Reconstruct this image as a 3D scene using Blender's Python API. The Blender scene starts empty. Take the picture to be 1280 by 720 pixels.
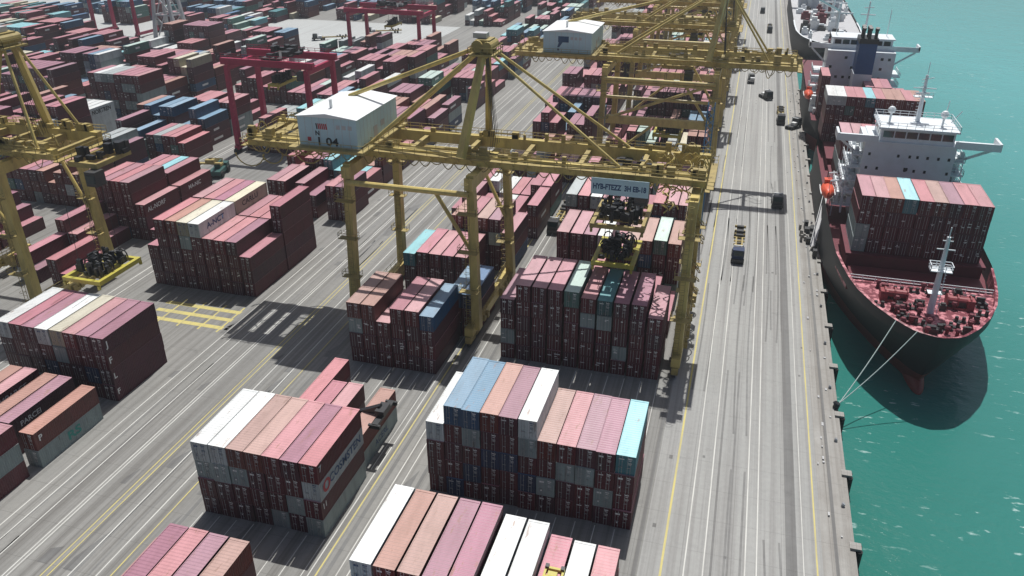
import bpy, math, random
import numpy as np
from mathutils import Vector, Matrix

random.seed(7)
R = math.radians
scene = bpy.context.scene
COL = scene.collection

# ------------------------------------------------------------------ camera
F_PX, HOR, VX, CAM_H = 1009.0, -165.0, 965.0, 76.0
PITCH = math.atan((360 - HOR) / F_PX)
YAW = math.atan((VX - 640) / math.hypot(F_PX, 360 - HOR))
cam_d = bpy.data.cameras.new('camera')
cam = bpy.data.objects.new('camera', cam_d)
COL.objects.link(cam)
cam.location = (0, 0, CAM_H)
cam.rotation_euler = (math.pi / 2 - PITCH, 0, YAW)
cam_d.sensor_width = 36
cam_d.lens = F_PX / 1280 * 36
cam_d.clip_start = 1.0
cam_d.clip_end = 20000
scene.camera = cam


def pix(P):
    """world points (n,3) -> pixel coordinates in the 1280x720 frame and depth (used only to rank container sizes)"""
    P = np.asarray(P, float)
    x = P[:, 0] * math.cos(YAW) + P[:, 1] * math.sin(YAW)
    y = -P[:, 0] * math.sin(YAW) + P[:, 1] * math.cos(YAW)
    z = P[:, 2] - CAM_H
    d = y * math.cos(PITCH) - z * math.sin(PITCH)
    up = y * math.sin(PITCH) + z * math.cos(PITCH)
    return 640 + F_PX * x / np.maximum(d, .1), 360 - F_PX * up / np.maximum(d, .1), d


# ------------------------------------------------------------------ materials
def mat(name):
    m = bpy.data.materials.new(name)
    m.use_nodes = True
    nt = m.node_tree
    return m, nt, nt.nodes['Principled BSDF']


def mixrgb(nt, blend, fac, a, b):
    n = nt.nodes.new('ShaderNodeMix')
    n.data_type = 'RGBA'
    n.blend_type = blend
    for sock, v in ((n.inputs[0], fac), (n.inputs[6], a), (n.inputs[7], b)):
        if hasattr(v, 'is_linked'):
            nt.links.new(v, sock)
        elif isinstance(v, (int, float)):
            sock.default_value = v
        else:
            sock.default_value = (*v, 1)
    return n.outputs[2]


def noise(nt, scale, detail=4, rough=.55, stretch=None, vec='Object'):
    tc = nt.nodes.new('ShaderNodeTexCoord')
    out = tc.outputs[vec]
    if stretch:
        mp = nt.nodes.new('ShaderNodeMapping')
        mp.inputs['Scale'].default_value = stretch
        nt.links.new(out, mp.inputs[0])
        out = mp.outputs[0]
    n = nt.nodes.new('ShaderNodeTexNoise')
    n.inputs['Scale'].default_value = scale
    n.inputs['Detail'].default_value = detail
    n.inputs['Roughness'].default_value = rough
    nt.links.new(out, n.inputs['Vector'])
    return n.outputs['Fac']


def ramp(nt, fac, a, b, va=0.0, vb=1.0):
    r = nt.nodes.new('ShaderNodeMapRange')
    r.inputs[1].default_value = a
    r.inputs[2].default_value = b
    r.inputs[3].default_value = va
    r.inputs[4].default_value = vb
    nt.links.new(fac, r.inputs[0])
    return r.outputs[0]


def weathered(name, rgb, dark, rust, rough, roof):
    """container paint: fading, grime streaks and rust patches that differ from box to box"""
    m, nt, bs = mat(name)
    geo = nt.nodes.new('ShaderNodeNewGeometry')

    def nz(scale, stretch, detail=5):
        mp = nt.nodes.new('ShaderNodeMapping')
        mp.inputs['Scale'].default_value = stretch
        nt.links.new(geo.outputs['Position'], mp.inputs[0])
        n = nt.nodes.new('ShaderNodeTexNoise')
        n.inputs['Scale'].default_value = scale
        n.inputs['Detail'].default_value = detail
        n.inputs['Roughness'].default_value = .65
        nt.links.new(mp.outputs[0], n.inputs['Vector'])
        return n.outputs['Fac']
    st = (1, .22, 1) if roof else (1, 1, .2)
    c = mixrgb(nt, 'MIX', ramp(nt, nz(.7, st), .42, .75, 0, .75), rgb, dark)
    c = mixrgb(nt, 'MIX', ramp(nt, nz(.35, (1, 1, 1), 6), .55, .78, 0, .45), c, tuple(min(1, x * 1.18 + .03) for x in rgb))
    c = mixrgb(nt, 'MIX', ramp(nt, nz(1.5, st, 6), .60, .68, 0, .6), c, rust)
    oi = nt.nodes.new('ShaderNodeObjectInfo')
    hs = nt.nodes.new('ShaderNodeHueSaturation')
    nt.links.new(ramp(nt, oi.outputs['Random'], 0, 1, .84, 1.1), hs.inputs['Value'])
    rv_ = nt.nodes.new('ShaderNodeMath')
    rv_.operation = 'FRACT'
    ml = nt.nodes.new('ShaderNodeMath')
    ml.operation = 'MULTIPLY'
    ml.inputs[1].default_value = 17.3
    nt.links.new(oi.outputs['Random'], ml.inputs[0])
    nt.links.new(ml.outputs[0], rv_.inputs[0])
    nt.links.new(ramp(nt, rv_.outputs[0], 0, 1, .85, 1.2), hs.inputs['Saturation'])
    nt.links.new(c, hs.inputs['Color'])
    nt.links.new(hs.outputs[0], bs.inputs['Base Color'])
    bs.inputs['Roughness'].default_value = rough
    return m


def paint(name, rgb, rough=.5, dirt=(.12, .09, .07), amt=.35, scale=.6, rnd=.12, metal=0, stretch=None, bump=0):
    m, nt, bs = mat(name)
    n1 = noise(nt, scale, 6, .65, stretch)
    d = ramp(nt, n1, .45, .8, 0, amt)
    c = mixrgb(nt, 'MIX', d, rgb, dirt)
    if rnd:
        oi = nt.nodes.new('ShaderNodeObjectInfo')
        v = ramp(nt, oi.outputs['Random'], 0, 1, 1 - rnd, 1 + rnd)
        hs = nt.nodes.new('ShaderNodeHueSaturation')
        nt.links.new(v, hs.inputs['Value'])
        nt.links.new(c, hs.inputs['Color'])
        c = hs.outputs[0]
    nt.links.new(c, bs.inputs['Base Color'])
    bs.inputs['Roughness'].default_value = rough
    bs.inputs['Metallic'].default_value = metal
    if bump:
        b = nt.nodes.new('ShaderNodeBump')
        b.inputs['Strength'].default_value = bump
        b.inputs['Distance'].default_value = .05
        nt.links.new(n1, b.inputs['Height'])
        nt.links.new(b.outputs[0], bs.inputs['Normal'])
    return m


# colour name: (wall paint, paler roof paint, words)
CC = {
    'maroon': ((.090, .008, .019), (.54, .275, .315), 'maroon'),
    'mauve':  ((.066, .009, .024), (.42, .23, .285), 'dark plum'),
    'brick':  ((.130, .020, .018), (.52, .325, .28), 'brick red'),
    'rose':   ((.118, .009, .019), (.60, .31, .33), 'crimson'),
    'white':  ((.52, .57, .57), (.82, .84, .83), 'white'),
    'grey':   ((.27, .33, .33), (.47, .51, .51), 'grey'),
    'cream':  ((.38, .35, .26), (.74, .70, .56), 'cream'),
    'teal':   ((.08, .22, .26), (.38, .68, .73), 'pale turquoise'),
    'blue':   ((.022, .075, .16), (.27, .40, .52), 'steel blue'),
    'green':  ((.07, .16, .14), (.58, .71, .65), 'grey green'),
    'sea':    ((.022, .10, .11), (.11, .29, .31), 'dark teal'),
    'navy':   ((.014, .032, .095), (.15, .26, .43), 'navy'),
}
M = {}
for k, (w, r, _) in CC.items():
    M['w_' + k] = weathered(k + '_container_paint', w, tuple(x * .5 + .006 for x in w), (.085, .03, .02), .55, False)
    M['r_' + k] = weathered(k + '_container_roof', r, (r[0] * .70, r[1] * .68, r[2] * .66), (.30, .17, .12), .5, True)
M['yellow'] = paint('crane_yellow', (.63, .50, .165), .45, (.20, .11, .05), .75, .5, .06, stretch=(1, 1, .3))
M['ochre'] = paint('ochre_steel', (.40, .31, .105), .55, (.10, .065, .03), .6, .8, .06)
M['bright_yellow'] = paint('bright_yellow', (.50, .44, .07), .45, (.2, .15, .05), .3, 1, 0)
M['black'] = paint('black_steel', (.016, .018, .022), .45, (.05, .045, .04), .4, 1.2, .1)
M['dark'] = paint('dark_machinery', (.04, .042, .045), .5, (.09, .07, .05), .5, 1.4, .1)
M['white'] = paint('white_paint', (.80, .82, .82), .45, (.55, .54, .50), .25, .5, .03)
M['pale_blue'] = paint('pale_blue_cladding', (.52, .70, .76), .5, (.40, .50, .53), .3, .4, 0)
M['ship_white'] = paint('ship_white_paint', (.78, .83, .86), .45, (.42, .40, .36), .3, .35, .02)
M['hull'] = paint('black_hull_paint', (.009, .011, .016), .62, (.03, .025, .024), .3, .12, 0, stretch=(1, 1, .3))
M['boot'] = paint('red_hull_paint', (.23, .035, .03), .5, (.09, .04, .035), .5, .3, 0)
M['deck'] = paint('red_deck_paint', (.135, .012, .026), .55, (.06, .014, .02), .5, .7, 0)
M['deck_pale'] = paint('worn_pink_deck_paint', (.55, .22, .24), .5, (.2, .04, .05), .6, .5, 0)
def worn():
    m, nt, bs = mat('worn_red_deck')
    c = mixrgb(nt, 'MIX', ramp(nt, noise(nt, .75, 5, .7), .47, .57), (.15, .012, .028), (.60, .23, .26))
    nt.links.new(c, bs.inputs['Base Color'])
    bs.inputs['Roughness'].default_value = .5
    return m


M['worn_deck'] = worn()
M['windlass_red'] = paint('windlass_paint', (.30, .05, .06), .5, (.1, .03, .03), .6, 1.2, 0)
M['red'] = paint('red_steel', (.40, .012, .07), .45, (.12, .02, .03), .45, .6, .05)
M['orange'] = paint('lifeboat_orange', (.72, .105, .05), .4, (.4, .1, .06), .3, .8, 0)
M['galv'] = paint('galvanised_bar', (.42, .43, .44), .45, (.2, .15, .12), .4, 2, .1, .3)
M['mark'] = paint('white_decal', (.80, .80, .78), .6, (.4, .38, .36), .4, 2, .15)
M['logo_red'] = paint('red_lettering', (.5, .04, .05), .6, (.3, .1, .1), .2, 1, 0)
M['logo_blue'] = paint('blue_lettering', (.02, .07, .17), .6, (.1, .12, .18), .2, 1, 0)
M['logo_green'] = paint('green_lettering', (.03, .26, .22), .6, (.1, .2, .2), .2, 1, 0)
M['logo_black'] = paint('black_lettering', (.015, .02, .025), .6, (.06, .06, .07), .2, 1, 0)
M['funnel'] = paint('blue_funnel_paint', (.02, .085, .24), .4, (.03, .05, .1), .3, .6, 0)
M['glass'] = paint('dark_window_glass', (.012, .03, .035), .12, (.02, .03, .03), .2, 1, 0)
M['tyre'] = paint('black_rubber', (.02, .02, .02), .8, (.06, .055, .05), .4, 2, 0)
M['rope'] = paint('mooring_rope_fibre', (.45, .55, .53), .8, (.3, .33, .3), .3, 3, 0)
M['blue_steel'] = paint('blue_steel', (.06, .22, .40), .5, (.06, .1, .15), .4, 1, 0)
M['grey_steel'] = paint('pale_grey_steel', (.52, .52, .53), .5, (.3, .28, .26), .4, .6, 0)
M['green_machine'] = paint('green_machine_paint', (.03, .10, .09), .45, (.05, .06, .05), .4, 1, 0)
M['roof_pale'] = paint('pale_roof_sheet', (.62, .68, .66), .5, (.4, .44, .43), .4, .1, 0)


def concrete(name, a, b, streak, sc=.05):
    m, nt, bs = mat(name)
    big = noise(nt, sc, 6, .6, None)
    fine = noise(nt, 1.3, 6, .7)
    st = noise(nt, .8, 5, .65, (1.4, .012, 1))
    c = mixrgb(nt, 'MIX', ramp(nt, big, .35, .65), a, b)
    c = mixrgb(nt, 'MIX', ramp(nt, st, .44, .66, 0, .9), c, streak)
    st2 = noise(nt, .45, 4, .6, (1.8, .02, 1))
    c = mixrgb(nt, 'MIX', ramp(nt, st2, .56, .75, 0, .35), c, tuple(min(1, x * 1.35) for x in a))
    c = mixrgb(nt, 'MULTIPLY', .30, c, ramp(nt, fine, .25, .75, .55, 1.15))
    spots = noise(nt, .22, 5, .7)
    c = mixrgb(nt, 'MIX', ramp(nt, spots, .62, .74, 0, .35), c, tuple(x * .45 for x in streak))
    # slab joints
    br = nt.nodes.new('ShaderNodeTexBrick')
    tc = nt.nodes.new('ShaderNodeTexCoord')
    nt.links.new(tc.outputs['Object'], br.inputs['Vector'])
    br.offset = 0
    br.inputs['Scale'].default_value = 1
    br.inputs['Brick Width'].default_value = 6.0
    br.inputs['Row Height'].default_value = 6.0
    br.inputs['Mortar Size'].default_value = .035
    br.inputs['Mortar Smooth'].default_value = .3
    c = mixrgb(nt, 'MIX', ramp(nt, br.outputs['Fac'], 0, 1, 0, .45), c, tuple(x * .55 for x in streak))
    nt.links.new(c, bs.inputs['Base Color'])
    bs.inputs['Roughness'].default_value = .75
    bp = nt.nodes.new('ShaderNodeBump')
    bp.inputs['Strength'].default_value = .25
    bp.inputs['Distance'].default_value = .04
    nt.links.new(fine, bp.inputs['Height'])
    nt.links.new(bp.outputs[0], bs.inputs['Normal'])
    return m


M['yard'] = concrete('yard_paving', (.225, .223, .21), (.28, .276, .26), (.145, .139, .128), .03)
M['road'] = concrete('quay_road_concrete', (.315, .318, .305), (.36, .36, .345), (.245, .24, .23), .035)
M['quay'] = concrete('quay_edge_concrete', (.36, .352, .33), (.285, .272, .25), (.20, .185, .165), .12)
M['strip'] = concrete('rail_strip', (.19, .19, .185), (.16, .16, .155), (.115, .11, .105), .2)
M['tyre_mark'] = concrete('tyre_marked_concrete', (.20, .20, .195), (.25, .25, .24), (.13, .125, .12), .3)
M['far_pave'] = concrete('pale_paving', (.50, .52, .51), (.44, .46, .45), (.38, .38, .37), .02)
M['line_white'] = paint('worn_white_road_paint', (.62, .62, .58), .7, (.34, .33, .31), .95, .55, 0, stretch=(3, .25, 1))
M['line_yellow'] = paint('worn_yellow_road_paint', (.58, .50, .17), .7, (.33, .30, .2), .95, .55, 0, stretch=(3, .25, 1))


def water():
    m, nt, bs = mat('harbour_water')
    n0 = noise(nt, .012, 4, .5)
    # distant sky reflection painted into the colour: paler offshore, greener by the quay
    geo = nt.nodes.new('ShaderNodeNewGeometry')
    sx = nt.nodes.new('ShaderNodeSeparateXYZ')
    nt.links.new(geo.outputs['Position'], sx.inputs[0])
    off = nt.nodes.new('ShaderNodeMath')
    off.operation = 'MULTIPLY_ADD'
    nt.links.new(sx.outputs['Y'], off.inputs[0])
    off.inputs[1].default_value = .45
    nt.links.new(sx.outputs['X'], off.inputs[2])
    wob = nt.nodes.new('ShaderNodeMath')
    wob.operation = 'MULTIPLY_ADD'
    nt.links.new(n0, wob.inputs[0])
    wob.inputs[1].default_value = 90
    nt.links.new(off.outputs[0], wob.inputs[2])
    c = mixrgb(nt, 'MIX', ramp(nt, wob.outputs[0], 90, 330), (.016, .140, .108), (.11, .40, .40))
    # sparse foam flecks drawn out by the wind
    f1 = noise(nt, .55, 5, .62, (.55, 1.6, 1))
    f2 = noise(nt, .045, 3, .5)
    tc = nt.nodes.new('ShaderNodeTexCoord')
    foam = nt.nodes.new('ShaderNodeMath')
    foam.operation = 'MULTIPLY'
    nt.links.new(ramp(nt, f1, .62, .70), foam.inputs[0])
    nt.links.new(ramp(nt, f2, .42, .6), foam.inputs[1])
    c = mixrgb(nt, 'MIX', foam.outputs[0], c, (.50, .66, .63))
    nt.links.new(c, bs.inputs['Base Color'])
    bs.inputs['Roughness'].default_value = .16
    bs.inputs['IOR'].default_value = 1.33
    w1 = noise(nt, .42, 5, .6, (1.0, 1.5, 1))
    w2 = noise(nt, .09, 3, .5, (1.2, 1, 1))
    b1 = nt.nodes.new('ShaderNodeBump')
    b1.inputs['Strength'].default_value = .4
    b1.inputs['Distance'].default_value = .5
    nt.links.new(w1, b1.inputs['Height'])
    b2 = nt.nodes.new('ShaderNodeBump')
    b2.inputs['Strength'].default_value = .25
    b2.inputs['Distance'].default_value = 1.2
    nt.links.new(w2, b2.inputs['Height'])
    nt.links.new(b1.outputs[0], b2.inputs['Normal'])
    nt.links.new(b2.outputs[0], bs.inputs['Normal'])
    return m


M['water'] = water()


# ------------------------------------------------------------------ mesh builder
class MB:
    def __init__(s):
        s.v, s.f, s.m = [], [], []

    def add(s, vs, fs, m=0):
        b = len(s.v)
        s.v += [tuple(p) for p in vs]
        for f in fs:
            s.f.append(tuple(b + i for i in f))
            s.m.append(m)

    def box(s, x0, y0, z0, x1, y1, z1, m=0):
        s.add([(x0, y0, z0), (x1, y0, z0), (x1, y1, z0), (x0, y1, z0), (x0, y0, z1), (x1, y0, z1), (x1, y1, z1), (x0, y1, z1)],
              [(3, 2, 1, 0), (4, 5, 6, 7), (0, 1, 5, 4), (1, 2, 6, 5), (2, 3, 7, 6), (3, 0, 4, 7)], m)
        return s

    def quad(s, a, b, c, d, m=0):
        s.add([a, b, c, d], [(0, 1, 2, 3)], m)
        return s

    def bar(s, p, q, w, h=None, m=0, w2=None):
        p, q = Vector(p), Vector(q)
        d = (q - p).normalized()
        up = Vector((0, 0, 1)) if abs(d.z) < .95 else Vector((0, 1, 0))
        r = d.cross(up).normalized()
        u = r.cross(d)
        h = h or w
        k = (w2 / w) if w2 else 1
        vs = []
        for c, g in ((p, 1), (q, k)):
            for a, b in ((-1, -1), (1, -1), (1, 1), (-1, 1)):
                vs.append(c + r * a * w * g / 2 + u * b * h * g / 2)
        s.add(vs, [(3, 2, 1, 0), (4, 5, 6, 7), (0, 1, 5, 4), (1, 2, 6, 5), (2, 3, 7, 6), (3, 0, 4, 7)], m)
        return s

    def tube(s, pts, r, n=6, m=0, r2=None):
        pts = [Vector(p) for p in pts]
        rings = []
        for i, p in enumerate(pts):
            d = (pts[min(i + 1, len(pts) - 1)] - pts[max(i - 1, 0)]).normalized()
            up = Vector((0, 0, 1)) if abs(d.z) < .95 else Vector((0, 1, 0))
            a = d.cross(up).normalized()
            b = a.cross(d)
            rr = r + ((r2 - r) * i / (len(pts) - 1) if r2 is not None else 0)
            rings.append([p + (a * math.cos(2 * math.pi * k / n) + b * math.sin(2 * math.pi * k / n)) * rr for k in range(n)])
        vs = [v for ring in rings for v in ring]
        fs = [tuple(range(n))[::-1], tuple((len(rings) - 1) * n + k for k in range(n))]
        for i in range(len(rings) - 1):
            for k in range(n):
                fs.append((i * n + k, i * n + (k + 1) % n, (i + 1) * n + (k + 1) % n, (i + 1) * n + k))
        s.add(vs, fs, m)
        return s

    def rail(s, pts, h=1.1, t=.07, step=2.2, m=0):
        """handrail along a polyline: posts, top rail and mid rail"""
        for a, b in zip(pts, pts[1:]):
            a, b = Vector(a), Vector(b)
            L = (b - a).length
            n = max(1, int(L / step))
            for i in range(n + 1):
                p = a.lerp(b, i / n)
                s.bar(p, p + Vector((0, 0, h)), t, None, m)
            for k in (1, .5):
                s.bar(a + Vector((0, 0, h * k)), b + Vector((0, 0, h * k)), t, None, m)
        return s

    def build(s, name, mats, parent=None, root=None, smooth=False):
        off = Vector(root.location) if root is not None else Vector((0, 0, 0))
        me = bpy.data.meshes.new(name)
        me.from_pydata([tuple(Vector(p) - off) for p in s.v], [], s.f)
        if not isinstance(mats, (list, tuple)):
            mats = [mats]
        for m in mats:
            me.materials.append(M[m] if isinstance(m, str) else m)
        if len(mats) > 1:
            me.polygons.foreach_set('material_index', s.m)
        if smooth:
            me.polygons.foreach_set('use_smooth', [True] * len(me.polygons))
        me.update()
        o = bpy.data.objects.new(name, me)
        COL.objects.link(o)
        if parent is not None:
            o.parent = parent
        return o


def thing(name, label, cat, loc=(0, 0, 0), group=None, rz=0):
    o = bpy.data.objects.new(name, None)
    COL.objects.link(o)
    o.location = loc
    o.rotation_euler = (0, 0, rz)
    o.empty_display_size = .5
    return tag(o, label, cat, group)


def tag(o, label=None, cat=None, group=None, kind=None):
    if label:
        o['label'] = label
    if cat:
        o['category'] = cat
    if group:
        o['group'] = group
    if kind:
        o['kind'] = kind
    return o


def copy_tree(o, parent=None):
    c = o.copy()
    COL.objects.link(c)
    if parent is not None:
        c.parent = parent
    for ch in list(o.children):
        copy_tree(ch, c)
    return c


def lettering(text, size, matname, parent, mw, name='lettering', bold=0.0, sx=1.0):
    cu = bpy.data.curves.new('text', 'FONT')
    cu.body = text
    cu.size = size
    cu.align_x = 'CENTER'
    cu.align_y = 'CENTER'
    cu.offset = bold
    cu.resolution_u = 3
    t = bpy.data.objects.new('text', cu)
    COL.objects.link(t)
    bpy.context.view_layer.update()
    dg = bpy.context.evaluated_depsgraph_get()
    me = bpy.data.meshes.new_from_object(t.evaluated_get(dg))
    bpy.data.objects.remove(t)
    me.materials.clear()
    me.materials.append(M[matname])
    me.transform(mw @ Matrix.Diagonal((sx, 1, 1, 1)))
    o = bpy.data.objects.new(name, me)
    COL.objects.link(o)
    o.parent = parent
    return o


def facing_px(x, y, z):      # text on a wall facing +X
    return Matrix(((0, 0, 1, x), (1, 0, 0, y), (0, 1, 0, z), (0, 0, 0, 1)))


def facing_my(x, y, z):      # text on a wall facing -Y
    return Matrix(((1, 0, 0, x), (0, 0, -1, y), (0, 1, 0, z), (0, 0, 0, 1)))


# ------------------------------------------------------------------ ground, roads, quay, sea
def sheet(name, x0, y0, x1, y1, z, m):
    return tag(MB().quad((x0, y0, z), (x1, y0, z), (x1, y1, z), (x0, y1, z)).build(name, m), kind='structure')


YEND = 4000
sheet('ground', -4000, -200, -4.9, YEND, 0, 'yard')
sheet('quay_road', -4.9, -200, 16.9, YEND, 0, 'road')
b = MB()
b.box(16.9, -200, -6, 20.3, YEND, 0.0)
b.box(20.3, -200, -6, 21.0, YEND, -.25)
tag(b.build('quay_edge', 'quay'), kind='structure')
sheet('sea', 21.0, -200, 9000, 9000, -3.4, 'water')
sheet('rail_strip', 12.5, -200, 13.85, YEND, .012, 'strip')
b = MB()
for x, w in ((18.6, .45), (-5.35, .5), (-36.4, .5), (-41.2, .5), (-63.6, .5), (-122.4, .5), (-144, .5)):
    b.quad((x - w / 2, -100, .016), (x + w / 2, -100, .016), (x + w / 2, 700, .016), (x - w / 2, 700, .016))
tag(b.build('crane_rail_track', 'strip'), kind='structure')
lw = MB()
ly = MB()


def line(mb, x, w=.18, y0=-60, y1=620, z=.014):
    y = y0
    while y < y1:                      # painted in lengths so that it follows nothing but the ground
        e = min(y1, y + 40)
        mb.quad((x - w / 2, y, z), (x + w / 2, y, z), (x + w / 2, e, z), (x - w / 2, e, z))
        y = e


line(ly, -2.22, .28)
for x in (.49, 2.74, 7.65, 9.02):
    line(lw, x, .15)
line(ly, 16.2, .2)
line(lw, 14.6, .10)
for x in (-85.9, -83.9, -81.8, -71.1, -67.8):
    line(lw, x, .17)
for x in (-78.75, -78.25):
    line(lw, x, .16)
for x in (-74.3, -73.5):
    line(ly, x, .16)
line(ly, -66.1, .16, -60, 330)
for x in (-43.2, -39.9, -38.6):
    line(lw, x, .16)
line(ly, -42.3, .2)
for x in (-117.5, -115.6, -150.2, -148, -147, -181, -186, -189.5, -226, -229, -258):
    line(lw, x, .22, 60, 340)
tag(lw.build('road_marking', 'line_white'), kind='structure')
tag(ly.build('road_marking', 'line_yellow'), kind='structure')
# tyre marks of the trucks: paired dark bands wandering along the lanes
tm = MB()
rr = random.Random(51)
for k in range(46):
    x = rr.choice([-3.4, -.8, 1.6, 4.6, 6.2, 10.7, 11.6, -87, -83, -80, -76, -72, -69.5, -45.5, -41.5, -38])
    y = rr.uniform(20, 260)
    L_ = rr.uniform(14, 60)
    dr = rr.uniform(-.5, .5)
    for o_ in (-.95, .95):
        n = 6
        for q in range(n):
            ya_, yb_ = y + L_ * q / n, y + L_ * (q + 1) / n
            xa_, xb_ = x + o_ + dr * math.sin(q / n * 3), x + o_ + dr * math.sin((q + 1) / n * 3)
            tm.quad((xa_ - .14, ya_, .009), (xa_ + .14, ya_, .009), (xb_ + .14, yb_, .009), (xb_ - .14, yb_, .009))
tag(tm.build('tyre_mark', 'tyre_mark'), kind='structure')
# yellow striped standing area in the gap of the left rows, and slot lines of empty slots
b = MB()
for k in range(3):
    y = 109.5 + k * 3.0
    b.quad((-104, y, .014), (-87.4, y, .014), (-87.4, y + 1.1, .014), (-104, y + 1.1, .014))
for x in (-101, -96.5, -92, -88):
    b.quad((x, 108.5, .018), (x + .35, 108.5, .018), (x + .35, 118, .018), (x, 118, .018))
tag(b.build('road_marking', 'line_yellow'), kind='structure')
b = MB()
for x0, n, p, y0, y1 in ((-34.6, 11, 2.6, 67.5, 79), (-34.9, 11, 2.76, 92.5, 114), (-59.5, 7, 2.6, 81, 106), (-61.7, 8, 2.55, 40, 67)):
    for i in range(n):
        x = x0 + i * p - .15
        b.quad((x - .06, y0, .014), (x + .06, y0, .014), (x + .06, y1, .014), (x - .06, y1, .014))
tag(b.build('road_marking', 'line_white'), kind='structure')
sheet('far_paving', -620, 343, -150, 425, .02, 'far_pave')
sheet('far_paving', -900, 425, -400, 640, .02, 'far_pave')
b = MB()
random.seed(3)
for k in range(26):
    x = random.choice([-4.0, -3.6, 1.4, 5, 10.6, 14.9, 15.5]) + random.uniform(-.3, .3)
    y = random.uniform(60, 330)
    s_ = random.uniform(.3, .55)
    b.quad((x, y, .012), (x + s_, y, .012), (x + s_, y + s_ * 1.6, .012), (x, y + s_ * 1.6, .012))
for k in range(60):
    x = random.choice([-87, -84, -80, -76.5, -72.5, -69, -64.8, -43, -38.5, -55, -100])
    y = random.uniform(35, 190)
    s_ = random.uniform(.6, 1.6)
    b.quad((x, y, .011), (x + s_, y, .011), (x + s_, y + s_ * random.uniform(1.5, 6), .011), (x, y + s_ * 1.5, .011))
tag(b.build('road_patch', 'strip'), kind='structure')

# ------------------------------------------------------------------ containers
LEN, WID = 12.192, 2.438
CONT = []           # dicts: x,y,z,h,col,label


ORD = ['first', 'second', 'third', 'fourth', 'fifth', 'sixth', 'seventh', 'eighth', 'ninth', 'tenth', 'eleventh', 'twelfth',
       'thirteenth', 'fourteenth', 'fifteenth', 'sixteenth', 'seventeenth', 'eighteenth', 'nineteenth', 'twentieth', 'twenty-first',
       'twenty-second', 'twenty-third', 'twenty-fourth', 'twenty-fifth', 'twenty-sixth', 'twenty-seventh', 'twenty-eighth',
       'twenty-ninth', 'thirtieth', 'thirty-first', 'thirty-second', 'thirty-third', 'thirty-fourth', 'thirty-fifth', 'thirty-sixth', 'thirty-seventh', 'thirty-eighth', 'thirty-ninth', 'fortieth']
ABBR = {'m': 'maroon', 'v': 'mauve', 'b': 'brick', 'r': 'rose', 'w': 'white', 'g': 'grey', 'c': 'cream', 't': 'teal', 'k': 'blue', 'e': 'green', 's': 'sea', 'n': 'navy'}
POOL = ['maroon'] * 9 + ['mauve'] * 6 + ['rose'] * 3 + ['brick'] * 2 + ['grey'] * 2 + ['navy', 'blue', 'white', 'green', 'maroon']
POOLT = ['maroon'] * 8 + ['mauve'] * 6 + ['rose'] * 6 + ['brick'] * 3 + ['white'] * 2 + ['grey', 'blue', 'teal', 'cream', 'green']


def bay(x0, pitch, y0, cols, where, th=2.9, z0=0.0, side='stack'):
    """cols: strings; each letter one container from the ground up; 'm4' = four with random lower ones and that top; '' = empty slot; '@' sets the height of each box"""
    cols = [c.split('@') for c in cols]
    filled = [i for i, c in enumerate(cols) if c[0]]
    for i, c in enumerate(cols):
        if not c[0]:
            continue
        h = float(c[1]) if len(c) > 1 else th
        if len(c[0]) == 2 and c[0][1].isdigit():
            cs = [random.choice(POOL) for _ in range(int(c[0][1]) - 1)] + [ABBR[c[0][0]]]
        else:
            cs = [ABBR[q] for q in c[0]]
        rank = len([j for j in filled if j >= i])          # counted from the water side
        for k, q in enumerate(cs):
            tier = 'top tier' if k == len(cs) - 1 else ('ground tier' if k == 0 else ORD[k] + ' tier')
            if len(cs) == 1:
                tier = 'single'
            jx, jy = random.uniform(-.05, .05), random.uniform(-.12, .12)
            CONT.append(dict(x=x0 + i * pitch + jx, y=y0 + jy, z=z0 + k * (h + .012), h=h, col=q,
                             label=f"{CC[q][2]} container, {tier}, {ORD[rank - 1]} {side} from the quay, {where}", key=(where, i, k)))


random.seed(11)
# quayside row
bay(-33.5, 2.72, 41.6, ['k3', 'm2', 'm2', 'g2', 'm2', 'm2', 'v2', 'm2', 'm2', 'm2'], 'foremost quayside bay', th=2.8)
bay(-33.5, 2.72, 54.9, ['mvgw', 'b4', 'b4', 'v4', 'v4', 'w4@2.59', 'w4@2.59', 'm3', 'w3', 'r3'], 'second quayside bay')
bay(-34.5, 2.52, 79.5, ['mmmw', 'nmvmk', 'mnmgk', 'mmnvb', 'vmnmv', 'mnmgw', 'vgmb', 'mvgr', 'mmgv', 'vgmv', 'mmmt'], 'third quayside bay')
bay(-34.9, 2.76, 114.9, ['mgmv', 'vmvmm', 'mvmmm', 'mmvmm', 'vmmme', 'mmvgr@2.72', 'mvmgs@2.72', 'mgvmv@2.72', 'mmmvv@2.72', 'mmvm'], 'bay under the crane arm')
bay(-34.9, 2.76, 130.5, ['m2', 'm1', '', '', 'r3', 'm2', 'v2', '', 'm2', 'm1'], 'low fifth quayside bay')
bay(-34.9, 2.76, 145.2, ['', 'r4', 'm4', 'v4', 'w4', 'm3', 'b4', 'b4', 'e4@3.0', 'b4'], 'sixth quayside bay')
bay(-34.9, 2.76, 166, ['g4', 'r4', 'w4', 'm4', 'v3', 'm4', 'm3', 'r4', 'm4', 'r4'], 'seventh quayside bay')
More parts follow.
